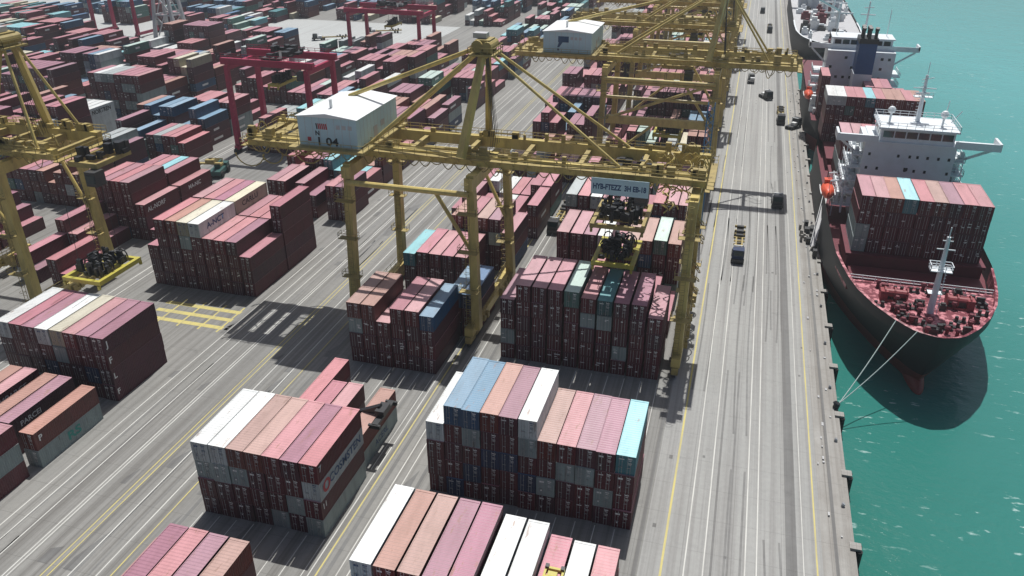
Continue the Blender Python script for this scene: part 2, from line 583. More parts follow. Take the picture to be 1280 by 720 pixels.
# middle row between the rails of the near crane
bay(-60.0, 2.65, 44.6, ['b2', 'mvv', 'vmr', 'mmv', 'vmb'], 'foremost middle bay')
bay(-61.7, 2.55, 67.4, ['vmgw', 'mvgw', 'vmgb', 'vmvb', 'gmmr', 'vgmv', 'gmwr'], 'second middle bay')
bay(-55.2, 2.62, 80.4, ['m2', 'r2', '', 'gb'], 'third middle bay')
bay(-57.9, 2.6, 86.3, ['r2'], 'behind the lettered stack', side='container')
bay(-59.3, 2.62, 106.5, ['mvgb', 'vmmb', 'mmr', 'mvmm', 'vmvr', 'vmvk@2.75'], 'bay between near crane legs')
bay(-48.8, 2.62, 119.6, ['', 'k3', 'n3'], 'narrow bay behind crane leg')
bay(-60.8, 2.72, 134.0, ['mvt@2.75', 'mmm', 'vmr', 'mvm', 'mmr'], 'turquoise ended middle bay')
bay(-58.0, 2.72, 147.4, ['', 'b4', 'm4', 'b4', 'v4', 'm3'], 'middle bay behind crane legs')
# left row
bay(-92.1, 2.62, 54.4, ['mgm'], 'lowest left bay')
bay(-99.9, 2.62, 55.0, ['m2', 'v2'], 'lowest left bay corner')
bay(-91.6, 2.62, 68.5, ['gb'], 'two-high left bay', side='container')
bay(-99.6, 2.62, 69.8, ['vb', 'mv'], 'pair beside two-high stack')
bay(-106.6, 2.62, 70.2, ['mb', 'vr'], 'outer pair at photo edge')
bay(-110.6, 2.60, 85.2, ['mmvw', 'mvmm', 'gmvv', 'vnmw', 'vmgc', 'mvmr', 'mnmv', 'vvmv'], 'big left bay')
bay(-111.4, 2.62, 122.5, ['mvm', 'vmvmr', 'mmvmb', 'vmmgc', 'mvmmw', 'vmmr', 'mvmr', 'vmmv', 'mvm'], 'bay by the yellow stripes')
bay(-111.4, 2.62, 135.2, ['', 'vmmmr', 'mvmvr', 'mmvmv', 'vmmvc', 'mvmm', 'vmmr', 'vmmr', 'mvmmm'], 'bay behind yellow stripes')
bay(-111.4, 2.62, 163.0, ['', 'm3', 'r3', '', 'm3', 'v2', '', 'r3', 'v3'], 'maroon bay behind the carriage')
# second lane row
bay(-139.3, 2.66, 116.0, ['m2', 'v1', '', 'r2', 'm1'], 'low bay inside left crane')
bay(-139.3, 2.66, 128.0, ['m3', 'r2', 'm1', '', ''], 'second bay inside left crane')
bay(-178.5, 2.62, 114.5, ['m3', 'v3', 'r3', 'm3', 'r3', 'm3', 'v3', 'm3', 'r2'], 'bay left of left crane')
bay(-178.5, 2.62, 127.5, ['m3', 'v3', 'r3', 'm3', 'r3', 'm3', 'v3', 'v2', 'm1'], 'second bay left of crane')
bay(-139.3, 2.66, 140.3, ['mvvmr@2.75', 'vnmvm@2.75', 'nvmmr@2.75', 'vmmmm@2.75', 'mvr', 'm1'], 'tall bay beside left crane')
bay(-139.3, 2.66, 153.2, ['m4', 'r4', 't4', 'm4', 'vmr', 'm1'], 'bay behind tall plum bay')
bay(-165, 2.62, 190.3, ['m3@2.5', 'g3@2.5', 'r3@2.5', 'r3@2.5', 'r2'], 'bay by the red crane foot')
bay(-178.4, 2.62, 229.5, ['r3@2.4', 'r3@2.4', 'k3@2.4'], 'blue ended bay')
bay(-206, 2.64, 202.3, ['mmg', 'vvw', 'gww', 'www'], 'white stacked bay', th=3.0)
bay(-214.5, 2.6, 226.2, ['m5', 'w5', 'g5', 'g5', 'vmmvm', 'vgmgm', 'mgvgm', 'gmgmr'], 'five-high bay behind white')
bay(-225.8, 2.6, 269.6, ['m4', 'r4', 'r4', 'm4', 'v4', 'r4', 'n4', 'mmgg'], 'grey ended far bay')

taken = []
for c in CONT:
    taken.append((c['x'] - .4, c['y'] - .4, c['x'] + WID + .4, c['y'] + LEN + .4))


def free(x, y):
    for a, b_, c, d in taken:
        if x < c and x + WID > a and y < d and y + LEN > b_:
            return False
    return True


def fill(x0, n, y0, y1, dens, tmax, row, pitch=2.62, skip=(), step=12.95, tmin=2, first=1):
    y, k = y0, first
    while y < y1:
        if random.random() > .1:
            base = random.randint(tmin, tmax)
            run = random.choice(POOLT)
            cols = []
            for i in range(n):
                x = x0 + i * pitch
                ok = free(x, y) and random.random() < dens and not any(a < x < c and b_ < y < d for a, b_, c, d in skip)
                if random.random() < .35:
                    run = random.choice(POOLT)
                t = max(1, min(tmax, base + random.choice([0, 0, 0, 0, -1, -1, -2, 1])))
                cols.append([kk for kk, vv in ABBR.items() if vv == run][0] + str(t) if ok else '')
            bay(x0, pitch, y, cols, f'{ORD[min(k, len(ORD) - 1)]} bay of {row}', th=random.choice([2.9, 2.75, 2.6]))
        y += step
        k += 1


LANE_SKIP = [(-146, 168, -118, 203)]
fill(-34.9, 10, 179.3, 560, .93, 4, 'quayside row', 2.76, first=7)
fill(-62.0, 8, 165.5, 520, .93, 4, 'middle row', first=8)
fill(-110.6, 8, 176, 335, .93, 4, 'left row', first=7, tmin=3)
fill(-142.0, 7, 166.5, 335, .92, 4, 'green vehicle row', skip=LANE_SKIP, first=2, tmin=3)
fill(-178.5, 9, 140, 335, .9, 4, 'red crane row', first=0)
fill(-216.5, 9, 150, 335, .92, 5, 'white stack row', first=0)
fill(-255.0, 9, 190, 338, .93, 5, 'third far row', first=0)
fill(-294.0, 9, 225, 325, .93, 4, 'fourth far row', first=0)
fill(-333.0, 9, 255, 335, .93, 4, 'fifth far row', first=0)
fill(-372.0, 9, 290, 340, .85, 3, 'outermost row', first=0, tmin=1)
POOLT = ['blue'] * 5 + ['sea', 'navy', 'teal', 'green', 'green', 'white', 'grey', 'cream'] + ['maroon'] * 5 + ['rose'] * 3
fill(-268.0, 7, 372, 425, .85, 3, 'blue mixed row', first=0)
fill(-300.0, 8, 372, 425, .85, 3, 'second blue mixed row', first=0)
fill(-345.0, 8, 372, 425, .85, 4, 'third blue mixed row', first=0)
fill(-385.0, 8, 345, 425, .8, 3, 'fourth blue mixed row', first=0)
fill(-150.0, 8, 432, 600, .85, 4, 'row beyond the paving', first=0)
fill(-112.0, 8, 338, 520, .85, 4, 'red gantry row', first=0)
fill(-188.0, 8, 430, 600, .85, 4, 'second row beyond paving', first=0)
fill(-226.0, 8, 430, 600, .85, 4, 'third row beyond paving', first=0)
fill(-264.0, 8, 430, 600, .8, 4, 'fourth row beyond paving', first=0)
fill(-302.0, 8, 432, 590, .75, 3, 'fifth row beyond paving', first=0)
fill(-338.0, 7, 432, 560, .65, 3, 'sixth row beyond paving', first=0)
fill(-424.0, 8, 330, 400, .6, 2, 'scattered blue row', first=0, tmin=1)
# on the ships (deck boxes stand on hatch covers 10.5 m above the quay)
random.seed(21)
SH = 'on the near ship'
bay(23.95, 2.5, 154.2, ['ggmm', 'vmmr', 'mmvb', 'vmmt', 'mvmr', 'mmvb', 'vmmv', 'mvmr', 'vmmr'], 'front bay of near ship', th=2.82, z0=10.5)
bay(23.7, 2.5, 196.5, ['m4', 'r4', 'r4', 'v4', 'm2', 'v2', 'm2', 'm2', 'm1'], 'bay behind white bridge', th=2.82, z0=9.5)
bay(23.7, 2.5, 216.5, ['', '', '', '', '', 'r3', 'r3', '', 'm2', 'r2'], 'low middle bay of near ship', th=2.75, z0=9.5)
bay(22.3, 2.42, 231.6, ['w5', 'w5', 'r5', 'r5', 't5', 'r5', 'b5', 'b5', 'r5', 'b5'], 'tall stern bay, near ship', th=2.5, z0=9.2)
random.seed(22)
bay(22.3, 2.5, 258.6, ['r5', '', '', '', '', 'm4', 'r4', 'm4', 'r3', 'm3'], 'stern of the funnel ship', th=2.5, z0=8.6)

# rank every container by the pixels it shows: id buffer over all boxes
W_, H_ = 640, 360
zb = np.full((H_, W_), 1e9)
idb = np.full((H_, W_), -1, int)


def raster(poly, i):
    x, y, d = pix(poly)
    if d.min() < 5:
        return
    x, y = x / 2, y / 2
    a0, a1 = max(0, int(x.min())), min(W_ - 1, int(x.max()) + 1)
    b0, b1 = max(0, int(y.min())), min(H_ - 1, int(y.max()) + 1)
    if a0 > a1 or b0 > b1:
        return
    gx, gy = np.meshgrid(np.arange(a0, a1 + 1) + .5, np.arange(b0, b1 + 1) + .5)
    ins_p = np.ones(gx.shape, bool)
    ins_n = np.ones(gx.shape, bool)
    for k in range(4):
        j = (k + 1) % 4
        cr = (x[j] - x[k]) * (gy - y[k]) - (y[j] - y[k]) * (gx - x[k])
        ins_p &= cr >= 0
        ins_n &= cr <= 0
    ins = ins_p | ins_n
    # inverse depth is affine in screen space: fit it on three corners
    A = np.array([[x[0], y[0], 1], [x[1], y[1], 1], [x[3], y[3], 1]])
    if abs(np.linalg.det(A)) < 1e-9:
        return
    co = np.linalg.solve(A, 1 / d[[0, 1, 3]])
    inv = co[0] * gx + co[1] * gy + co[2]
    dep = 1 / np.maximum(inv, 1e-9)
    sz = zb[b0:b1 + 1, a0:a1 + 1]
    si = idb[b0:b1 + 1, a0:a1 + 1]
    up = ins & (dep < sz)
    sz[up] = dep[up]
    si[up] = i


frontpix = {}
for i, c in enumerate(CONT):
    x0, y0, z0 = c['x'], c['y'], c['z']
    x1, y1, z1 = x0 + WID, y0 + LEN, z0 + c['h']
    raster([(x0, y0, z1), (x1, y0, z1), (x1, y1, z1), (x0, y1, z1)], i)
    sx = x1 if x1 < 0 else x0
    raster([(sx, y0, z0), (sx, y1, z0), (sx, y1, z1), (sx, y0, z1)], i)
    raster([(x0, y0, z0), (x1, y0, z0), (x1, y0, z1), (x0, y0, z1)], i + 100000)
flat = idb[idb >= 0]
ends = np.bincount(flat[flat >= 100000] - 100000, minlength=len(CONT))
px = np.bincount(flat % 100000, minlength=len(CONT))
order = np.argsort(-px)
TOP = set(int(i) for i in order[:300] if px[i] > 0)
print('containers', len(CONT), 'visible', int((px > 0).sum()), 'smallest single', int(px[order[299]]))


# ---- container meshes
def container_meshes(col):
    H = 2.9
    b = MB()
    t = .16
    for x in (0, WID - t):                       # corner posts
        for y in (0, LEN - t):
            b.box(x, y, 0, x + t, y + t, H)
    for x in (0, WID - .09):                      # side rails
        b.box(x, t, 0, x + .09, LEN - t, .16)
        b.box(x, t, H - .11, x + .09, LEN - t, H)
    for y in (0.0, LEN - .10):
        b.box(t, y, 0, WID - t, y + .10, .16)
        b.box(t, y, H - .13, WID - t, y + .10, H)
    n = 34                                        # corrugated walls
    ys = np.linspace(t, LEN - t, n * 4 + 1)
    for xo, xi, flip in ((WID - .012, WID - .055, False), (.012, .055, True)):
        p = [(xo if (k % 4) in (0, 1) else xi) for k in range(len(ys))]
        vs = [(p[k], ys[k], zz) for k in range(len(ys)) for zz in (.16, H - .11)]
        fs = [(2 * k, 2 * k + 2, 2 * k + 3, 2 * k + 1) if not flip else (2 * k + 1, 2 * k + 3, 2 * k + 2, 2 * k) for k in range(len(ys) - 1)]
        b.add(vs, fs)
    b.quad((WID - t, LEN - .03, .16), (t, LEN - .03, .16), (t, LEN - .03, H - .13), (WID - t, LEN - .03, H - .13))
    b.quad((t, .06, H - .13), (t, .06, .16), (WID - t, .06, .16), (WID - t, .06, H - .13))
    b.quad((.05, .05, .1), (.05, LEN - .05, .1), (WID - .05, LEN - .05, .1), (WID - .05, .05, .1))
    body = b
    r = MB()
    # roof sheet with shallow cross ribs, sitting between the top rails
    n = 26
    ys = np.linspace(.02, LEN - .02, n * 4 + 1)
    p = [(H - .022 if (k % 4) in (0, 1) else H - .05) for k in range(len(ys))]
    vs = [(xx, ys[k], p[k]) for k in range(len(ys)) for xx in (.085, WID - .085)]
    r.add(vs, [(2 * k, 2 * k + 1, 2 * k + 3, 2 * k + 2) for k in range(len(ys) - 1)])
    for x in (0, WID - .085):
        r.box(x, .0, H, x + .085, LEN, H + .006)
    for y in (0, LEN - .3):
        r.box(.085, y, H - .05, WID - .085, y + .3, H + .004)
    return body, r


def door_mesh(side, var):
    """one door leaf, hinged at its outer edge, with its stencilled marks (slot 1)"""
    rnd = random.Random(var * 7 + side)
    H = 2.9
    x0, x1 = (.165, WID / 2 - .012) if side < 0 else (WID / 2 + .012, WID - .165)
    b = MB()
    b.box(x0, .012, .17, x1, .052, H - .14)
    for k in range(3):                           # pressed panels
        z0 = .32 + k * .82
        b.box(x0 + .08, -.004, z0, x1 - .08, .012, z0 + .62)
    cx = (x0 + x1) / 2
    y = -.03
    if side > 0:                                 # number and weights, always on the right leaf
        rows = [(2.45, .5, .15), (2.2, .34, .10)] + [(1.85 - .13 * k, rnd.uniform(.3, .6), .05) for k in range(rnd.randint(2, 6))]
    else:
        rows = [(rnd.uniform(1.7, 2.4), rnd.uniform(.25, .8), rnd.uniform(.08, .3))] if rnd.random() < .75 else []
        if rnd.random() < .4:
            rows.append((rnd.uniform(.6, 1.3), rnd.uniform(.2, .35), rnd.uniform(.2, .3)))
    for z, w, h in rows:
        b.quad((cx - w / 2, y, z), (cx + w / 2, y, z), (cx + w / 2, y, z + h), (cx - w / 2, y, z + h), 1)
    r = MB()
    rx = x0 + (.62 if side < 0 else .25)
    r.tube([(rx, -.045, .1), (rx, -.045, H - .08)], .026, 5)
    r.bar((rx, -.075, 1.15), (rx + .38 * (-1 if side < 0 else 1), -.075, 1.12), .05)
    for z in (.3, 1.0, 1.9, 2.6):
        r.box(rx - .06, -.05, z, rx + .06, .012, z + .09)
    r.tube([(rx + (.36 if side > 0 else -.36), -.045, .1), (rx + (.36 if side > 0 else -.36), -.045, H - .08)], .026, 5)
    return b, r


def mesh_of(mb, name, mats):
    o = mb.build(name, mats)
    me = o.data
    bpy.data.objects.remove(o)
    return me


BODY, ROOF, DOOR, BAR = {}, {}, {}, {}
for col in CC:
    bm_, rm_ = container_meshes(col)
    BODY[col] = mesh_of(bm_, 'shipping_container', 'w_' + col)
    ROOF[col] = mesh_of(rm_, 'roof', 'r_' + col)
for v in range(4):
    for s in (-1, 1):
        d_, r_ = door_mesh(s, v)
        for col in CC:
            DOOR[col, s, v] = mesh_of(d_, 'door', ['w_' + col, 'mark' if CC[col][0][0] < .3 else 'logo_blue'])
        BAR[s, v] = mesh_of(r_, 'locking_bar', 'galv')


def child(name, me, parent):
    o = bpy.data.objects.new(name, me)
    COL.objects.link(o)
    o.parent = parent
    return o


BYKEY = {}
rv = random.Random(5)
for i, c in enumerate(CONT):
    if i not in TOP:
        continue
    o = bpy.data.objects.new('shipping_container', BODY[c['col']])
    COL.objects.link(o)
    o.location = (c['x'], c['y'], c['z'])
    o.scale = (1, 1, c['h'] / 2.9)
    grp = 'containers on the ships' if c['x'] > 0 else 'containers stacked in the yard'
    tag(o, c['label'], 'shipping container', grp)
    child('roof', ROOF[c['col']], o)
    if ends[i] > 2:
        v = rv.randrange(4)
        for s in (-1, 1):
            d = child('door', DOOR[c['col'], s, v], o)
            if ends[i] > 14:
                child('locking_bar', BAR[s, v], d)
    BYKEY[c['key']] = o

# everything smaller in view: one mass
mass = MB()
cols = list(CC)
mats = []
for k in cols:
    mats += ['w_' + k, 'r_' + k]
mats.append('galv')
mats.append('mark')
mats.append('dark')
rv = random.Random(9)
for i, c in enumerate(CONT):
    if i in TOP:
        continue
    x0, y0, z0 = c['x'], c['y'], c['z']
    x1, y1, z1 = x0 + WID, y0 + LEN, z0 + c['h']
    k = cols.index(c['col'])
    b = len(mass.v)
    mass.box(x0, y0, z0, x1, y1, z1 - .05, 2 * k)
    mass.box(x0 + .04, y0 + .03, z1 - .05, x1 - .04, y1 - .03, z1, 2 * k + 1)
    if px[i] == 0:
        continue
    e = y0 - .02
    for s in (.42, .86, 1.47, 1.93):             # locking bars and stencils on the door end
        mass.quad((x0 + s, e, z0 + .15), (x0 + s + .055, e, z0 + .15), (x0 + s + .055, e, z1 - .2), (x0 + s, e, z1 - .2), len(mats) - 3)
    mass.quad((x0 + 1.2, e, z0 + .1), (x0 + 1.24, e, z0 + .1), (x0 + 1.24, e, z1 - .1), (x0 + 1.2, e, z1 - .1), len(mats) - 1)
    mass.quad((x0, e, z1 - .06), (x1, e, z1 - .06), (x1, e, z1), (x0, e, z1), len(mats) - 1)
    for q in range(rv.randint(1, 5)):
        w, h, zz, xx = rv.uniform(.2, .7), rv.uniform(.06, .22), rv.uniform(.9, 2.3), rv.choice([rv.uniform(.15, .5), rv.uniform(1.3, 1.7)])
        mass.quad((x0 + xx, e - .01, z0 + zz), (x0 + xx + w, e - .01, z0 + zz), (x0 + xx + w, e - .01, z0 + zz + h), (x0 + xx, e - .01, z0 + zz + h), len(mats) - 2)
    if rv.random() < .22 and CC[c['col']][0][0] < .3:
        yy, L_ = rv.uniform(1.5, 5), rv.uniform(2.5, 5)
        mass.quad((x1 + .02, y0 + yy, z0 + 1.1), (x1 + .02, y0 + yy + L_, z0 + 1.1), (x1 + .02, y0 + yy + L_, z0 + 1.8), (x1 + .02, y0 + yy, z0 + 1.8), len(mats) - 2)
tag(mass.build('shipping_containers', mats), 'distant and hidden shipping containers filling the rest of the yard', 'shipping containers', kind='stuff')


# lettering on the long sides that face the road
def side_text(key, text, size, m, dy=6.1, dz=1.45, bold=.02, sx=1.0):
    o = BYKEY.get(key)
    if o is None:
        print('no container for', key)
        return
    lettering(text, size, m, o, facing_px(WID + .012, dy, dz), bold=bold, sx=sx)


def disc_mark(key, m, dy, dz, r):
    o = BYKEY.get(key)
    if o is None:
        return
    b = MB()
    n = 20
    ring = [(WID + .013, dy + r * math.cos(2 * math.pi * k / n), dz + r * math.sin(2 * math.pi * k / n)) for k in range(n)]
    ring2 = [(WID + .013, dy + r * .5 * math.cos(2 * math.pi * k / n), dz + r * .62 * math.sin(2 * math.pi * k / n)) for k in range(n)]
    b.add(ring + ring2, [(k, (k + 1) % n, n + (k + 1) % n, n + k) for k in range(n)])
    me = mesh_of(b, 'emblem', m)
    child('emblem', me, o)


side_text(('second middle bay', 6, 2), 'COSMSTEN', 1.75, 'logo_blue', 7.0, 1.45, .03)
disc_mark(('second middle bay', 6, 2), 'logo_red', 1.75, 1.45, .95)
side_text(('second middle bay', 6, 3), '7', 1.3, 'mark', .75, 1.9)
side_text(('second middle bay', 6, 1), '11', 1.2, 'mark', .9, 1.8)
side_text(('third middle bay', 3, 0), 'ACERL', 1.5, 'logo_blue', 6.5, 1.5, .02)
side_text(('two-high left bay', 0, 0), 'RS', 1.9, 'logo_green', 6.6, 1.5, .06, 1.3)
side_text(('two-high left bay', 0, 1), 'P', 1.3, 'mark', 1.0, 1.7, .04)
side_text(('big left bay', 7, 3), 'J', 1.5, 'mark', .6, 1.6, .04)
side_text(('big left bay', 7, 2), 'F', 1.5, 'mark', .6, 1.6, .04)
side_text(('big left bay', 7, 1), 'L', 1.4, 'mark', .6, 1.6, .04)
side_text(('big left bay', 7, 0), 'F', 1.4, 'mark', .6, 1.6, .04)
side_text(('pair beside two-high stack', 1, 1), 'PARCEI', 1.2, 'mark', 3.6, 1.5)
side_text(('outer pair at photo edge', 1, 1), 'AMPARCE', 1.4, 'mark', 6.5, 1.5)
side_text(('bay by the yellow stripes', 4, 4), 'A-NCT', 1.6, 'logo_blue', 5.4, 1.5, .05, 1.2)
side_text(('bay behind yellow stripes', 4, 4), 'CARLU', 1.6, 'logo_black', 5.4, 1.5, .03, 1.2)
side_text(('tall bay beside left crane', 4, 2), 'AL-NORF', 1.5, 'mark', 4.0, 1.4, .03)
side_text(('bay behind tall plum bay', 4, 2), 'MA-NIC', 1.4, 'mark', 5.4, 1.4, .03)
side_text(('white stacked bay', 3, 2), 'NORTREN', 1.8, 'logo_black', 6.4, 1.45, .06)
side_text(('white stacked bay', 3, 1), 'HANTRANE', 1.8, 'logo_black', 6.4, 1.45, .06)
side_text(('white stacked bay', 3, 0), 'MONTRANE', 1.8, 'logo_black', 6.4, 1.45, .06)
side_text(('five-high bay behind white', 7, 2), 'MENTR', 1.7, 'logo_black', 6.4, 1.45, .05)
side_text(('five-high bay behind white', 7, 0), 'SANTRONE', 1.7, 'logo_black', 6.4, 1.45, .05)

# ------------------------------------------------------------------ yard gantry cranes
def spreader_parts(t, x, y, z, w=7.2, ln=11.0, cable_top=29.5, name='spreader'):
    b = MB()
    for sx in (-1, 1):                            # yellow frame
        b.box(x + sx * w / 2 - .35, y - ln / 2, z, x + sx * w / 2 + .35, y + ln / 2, z + .8)
    for sy in (-1, -.34, .34, 1):
        yy = y + sy * (ln / 2 - .35)
        b.box(x - w / 2 + .35, yy - .35, z + .05, x + w / 2 - .35, yy + .35, z + .75)
    for sx in (-1, 1):
        for sy in (-1, 1):
            b.box(x + sx * w / 2 - .2, y + sy * ln / 2 - .2, z - .7, x + sx * w / 2 + .2, y + sy * ln / 2 + .2, z)
    sp = b.build(name, 'bright_yellow' if name == 'spreader' else 'ochre', t, t)
    m = MB()                                      # dark sheave blocks, hydraulics and hoses on top
    rr = random.Random(int(x * 10 + z))
    for k in range(46):
        px_, py_ = x + rr.uniform(-.42, .42) * w, y + rr.uniform(-.38, .38) * ln
        a, c_, h = rr.uniform(.25, 1.1), rr.uniform(.25, 1.3), rr.uniform(.3, 2.4)
        m.box(px_ - a / 2, py_ - c_ / 2, z + .8, px_ + a / 2, py_ + c_ / 2, z + .8 + h)
    for k in range(16):
        px_, py_ = x + rr.uniform(-.35, .35) * w, y + rr.uniform(-.4, .4) * ln
        m.tube([(px_ + .9 * math.cos(q * .55), py_, z + 1.2 + 1.5 * math.sin(q * .55)) for q in range(6)], .12, 5)
    m.build('hoist_machinery', 'black', sp, t)
    if cable_top:
        for sx in (-1, 1):
            for sy in (-1, 1):
                b = MB()
                b.tube([(x + sx * w * .3, y + sy * ln * .25, z + .8), (x + sx * w * .3, y + sy * ln * .2, cable_top)], .06, 4)
                b.build('hoist_cable', 'dark', sp, t)
    return sp


def gantry(label, xl, xr, ya, yb, xback, xtip, house=None, zg=31.0, zap=49.0, outer=None, number=None, logo=None, trolley=None,
           spreader=None, portal=None, group='yellow container cranes over the yard', tail=True, clutter=1):
    yc = (ya + yb) / 2
    t = thing('gantry_crane', label, 'crane', ((xl + xr) / 2, yc, 0), group)
    B = lambda nm, mb, m='yellow', par=None: mb.build(nm, m, par or t, t)
    # legs and sills
    sup = [xl, xr] + ([outer] if outer is not None else [])
    for x in sup:
        lw_ = 1.5 if x != outer else 1.45
        for y, s in ((ya, 1), (yb, -1)):
            b = MB()
            b.bar((x + (-.8 if x == xl else .8) * (x != outer), y, 2.6), (x, y + s * .8, zg + .2), lw_, lw_ * 1.15, 0, lw_ * .85)
            leg = B('leg', b)
            if x != xl or clutter:
                l = MB()                          # ladder with cage rings and landings on the leg
                yo = y - lw_ * .5 - .5
                xo = x - .3
                for dx in (-.4, .4):
                    l.bar((xo + dx, yo, 3), (xo + dx, yo + s * .7 * (s > 0), zg), .07)
                for k in range(int((zg - 3) / .9)):
                    z = 3.3 + k * .9
                    l.bar((xo - .4, yo, z), (xo + .4, yo, z), .06)
                    if k % 2 == 0:
                        l.tube([(xo + .55 * math.cos(a), yo - .1 - .75 * math.sin(a), z) for a in np.linspace(0, math.pi, 6)], .04, 4)
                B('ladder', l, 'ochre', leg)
                for k, z in enumerate((10.5, 18, 25)):
                    p = MB()
                    p.box(x - 1.7, y - lw_ * .5 - 1.5, z, x + 1.7, y - lw_ * .5 - .05, z + .1)
                    p.rail([(x - 1.7, y - lw_ * .5 - .1, z + .1), (x - 1.7, y - lw_ * .5 - 1.5, z + .1), (x + 1.7, y - lw_ * .5 - 1.5, z + .1), (x + 1.7, y - lw_ * .5 - .1, z + .1)], 1.1, .06, 1.2)
                    B('landing', p, 'ochre', leg)
        b = MB()
        b.box(x - .75, ya - 2.5, 2.0, x + .75, yb + 2.5, 3.6)
        sill = B('sill_beam', b)
        for y in (ya - 1.6, ya + 1.8, yb - 1.8, yb + 1.6):
            w = MB()
            w.box(x - .55, y - 1.3, .75, x + .55, y + 1.3, 2.0)
            bg = B('wheel_bogie', w, 'ochre')
            for d in (-.75, .75):
                q = MB()
                q.tube([(x - .22, y + d, .46), (x + .22, y + d, .46)], .44, 10)
                B('wheel', q, 'dark', bg)
        c = MB()                                  # equipment cabinets, pipes and guards along the sill
        rr = random.Random(int(x * 3 + ya))
        for k in range(9):
            yy = rr.uniform(ya, yb)
            a = rr.uniform(.5, 1.3)
            c.box(x + .8, yy, 2.1, x + .8 + a * .6, yy + a, 2.1 + rr.uniform(.6, 1.8))
        c.rail([(x - .7, ya - 2.3, 3.6), (x - .7, yb + 2.3, 3.6)], 1.1, .06, 2)
        c.rail([(x + .7, ya - 2.3, 3.6), (x + .7, yb + 2.3, 3.6)], 1.1, .06, 2)
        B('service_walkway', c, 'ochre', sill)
    # cross beams on top of the legs and mid braces
    for x in sup:
        b = MB()
        b.box(x - .7, ya - .6, zg - 2.2, x + .7, yb + .6, zg - .2)
        B('end_beam', b)
    for y in (ya, yb):
        b = MB()
        b.tube([(xl, y - .5, zg - 2.9), (xr, y - .5, zg - 2.9)], .5, 10)
        B('portal_tube', b)
        b = MB()
        b.tube([(xl + (xr - xl) * .72, y, zg - 3), (xr, y + (1.5 if y == ya else -1.5), zg * .52)], .36, 8)
        B('brace', b)
    for z in (portal or []):
        if z > 20:
            b = MB()
            b.tube([(xl, ya - .3, z), (xr, ya - .3, z)], .42, 8)
            B('portal_tube', b)
        else:
            b = MB()
            b.box(xl + .9, ya - .7, z - 1, xr - .9, ya + .7, z + 1)
            B('portal_beam', b)
            b = MB()
            b.tube([(xl + 1, ya - .4, 6), ((xl + xr) / 2 - 1, ya - .4, z - 1)], .38, 8)
            B('brace', b)
            b = MB()
            b.tube([(xl + 3, ya - .4, z + 1), (xr - 3, ya - .4, zg - 4)], .38, 8)
            B('brace', b)
    # two long girders
    g0, g1 = yc - 5.4, yc + 5.4
    for y in (g0, g1):
        b = MB()
        b.box(xback, y - .6, zg + .2, xtip, y + .6, zg + 2.1)
        gr = B('girder', b)
        wk = MB()
        s = -1 if y == g0 else 1
        wk.box(xback, min(y + s * .75, y + s * 1.9), zg + 1.6, xtip, max(y + s * .75, y + s * 1.9), zg + 1.7)
        wk.rail([(xback, y + s * 1.85, zg + 1.7), (xtip, y + s * 1.85, zg + 1.7)], 1.1, .07, 2.2)
        for k in range(int((xtip - xback) / 2.4)):
            xx = xback + k * 2.4
            wk.bar((xx, y + s * .7, zg + .7), (xx, y + s * 1.8, zg + 1.6), .09)
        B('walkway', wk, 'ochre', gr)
        pp = MB()                                 # pipes, cable trays and lockers along the girder
        rr = random.Random(int(xback * 7 + y))
        for k in range(26):
            x0_ = rr.uniform(xback, xtip - 7)
            L_ = rr.uniform(2, 7)
            yy, zz = y + rr.uniform(-.6, .6), zg + 2.2 + rr.uniform(0, .5)
            pp.tube([(x0_, yy, zz), (x0_ + L_ * .9, yy + rr.uniform(-.1, .1), zz), (x0_ + L_, yy + rr.uniform(-.5, .5), zz - rr.uniform(.2, 1.5))], rr.uniform(.06, .16), 5)
        for k in range(22):
            x0_, a = rr.uniform(xback, xtip - 2), rr.uniform(.3, 1.3)
            pp.box(x0_, y - .55, zg + 2.1, x0_ + a, y - .55 + rr.uniform(.3, 1.0), zg + 2.3 + rr.uniform(.2, 1.2))
        pp.rail([(xback, y + (.6 if y > yc else .65), zg + 2.1), (xtip, y + (.6 if y > yc else .65), zg + 2.1)], 1.1, .07, 2.4)
        B('cable_tray', pp, 'ochre', gr)
    if house:
        gt = MB()                                 # plates added between the girders to fill and streak the crane's shadow
        x0_ = xback + .5
        while x0_ < house[0] - .5:
            gt.box(x0_, g0 + .75, zg + 1.6, x0_ + rr.uniform(1.2, 2.6), g1 - .75 - rr.choice([0, 0, 4]), zg + 1.68)
            x0_ += rr.uniform(2.7, 3.6)
        B('shadow_plate', gt, 'ochre')
    for k, x in enumerate(np.linspace(xback + .6, xtip - .6, 9)):
        b = MB()
        b.box(x - .4, g0 + .75, zg + .3, x + .4, g1 - .75, zg + 1.5)
        B('cross_tie', b, 'ochre')
    # festoon loops of cable along the front girder and hose coils at both ends
    b = MB()
    n = int((xtip - xback) / 2.1)
    rr = random.Random(int(xback))
    for k in range(n):
        xx = xback + k * 2.1
        sag = rr.uniform(.5, 1.7)
        b.tube([(xx + 2.1 * q / 6, g0 - 1.0, zg + .5 - sag * math.sin(math.pi * q / 6)) for q in range(7)], .09, 4)
    B('festoon_cable', b, 'ochre')
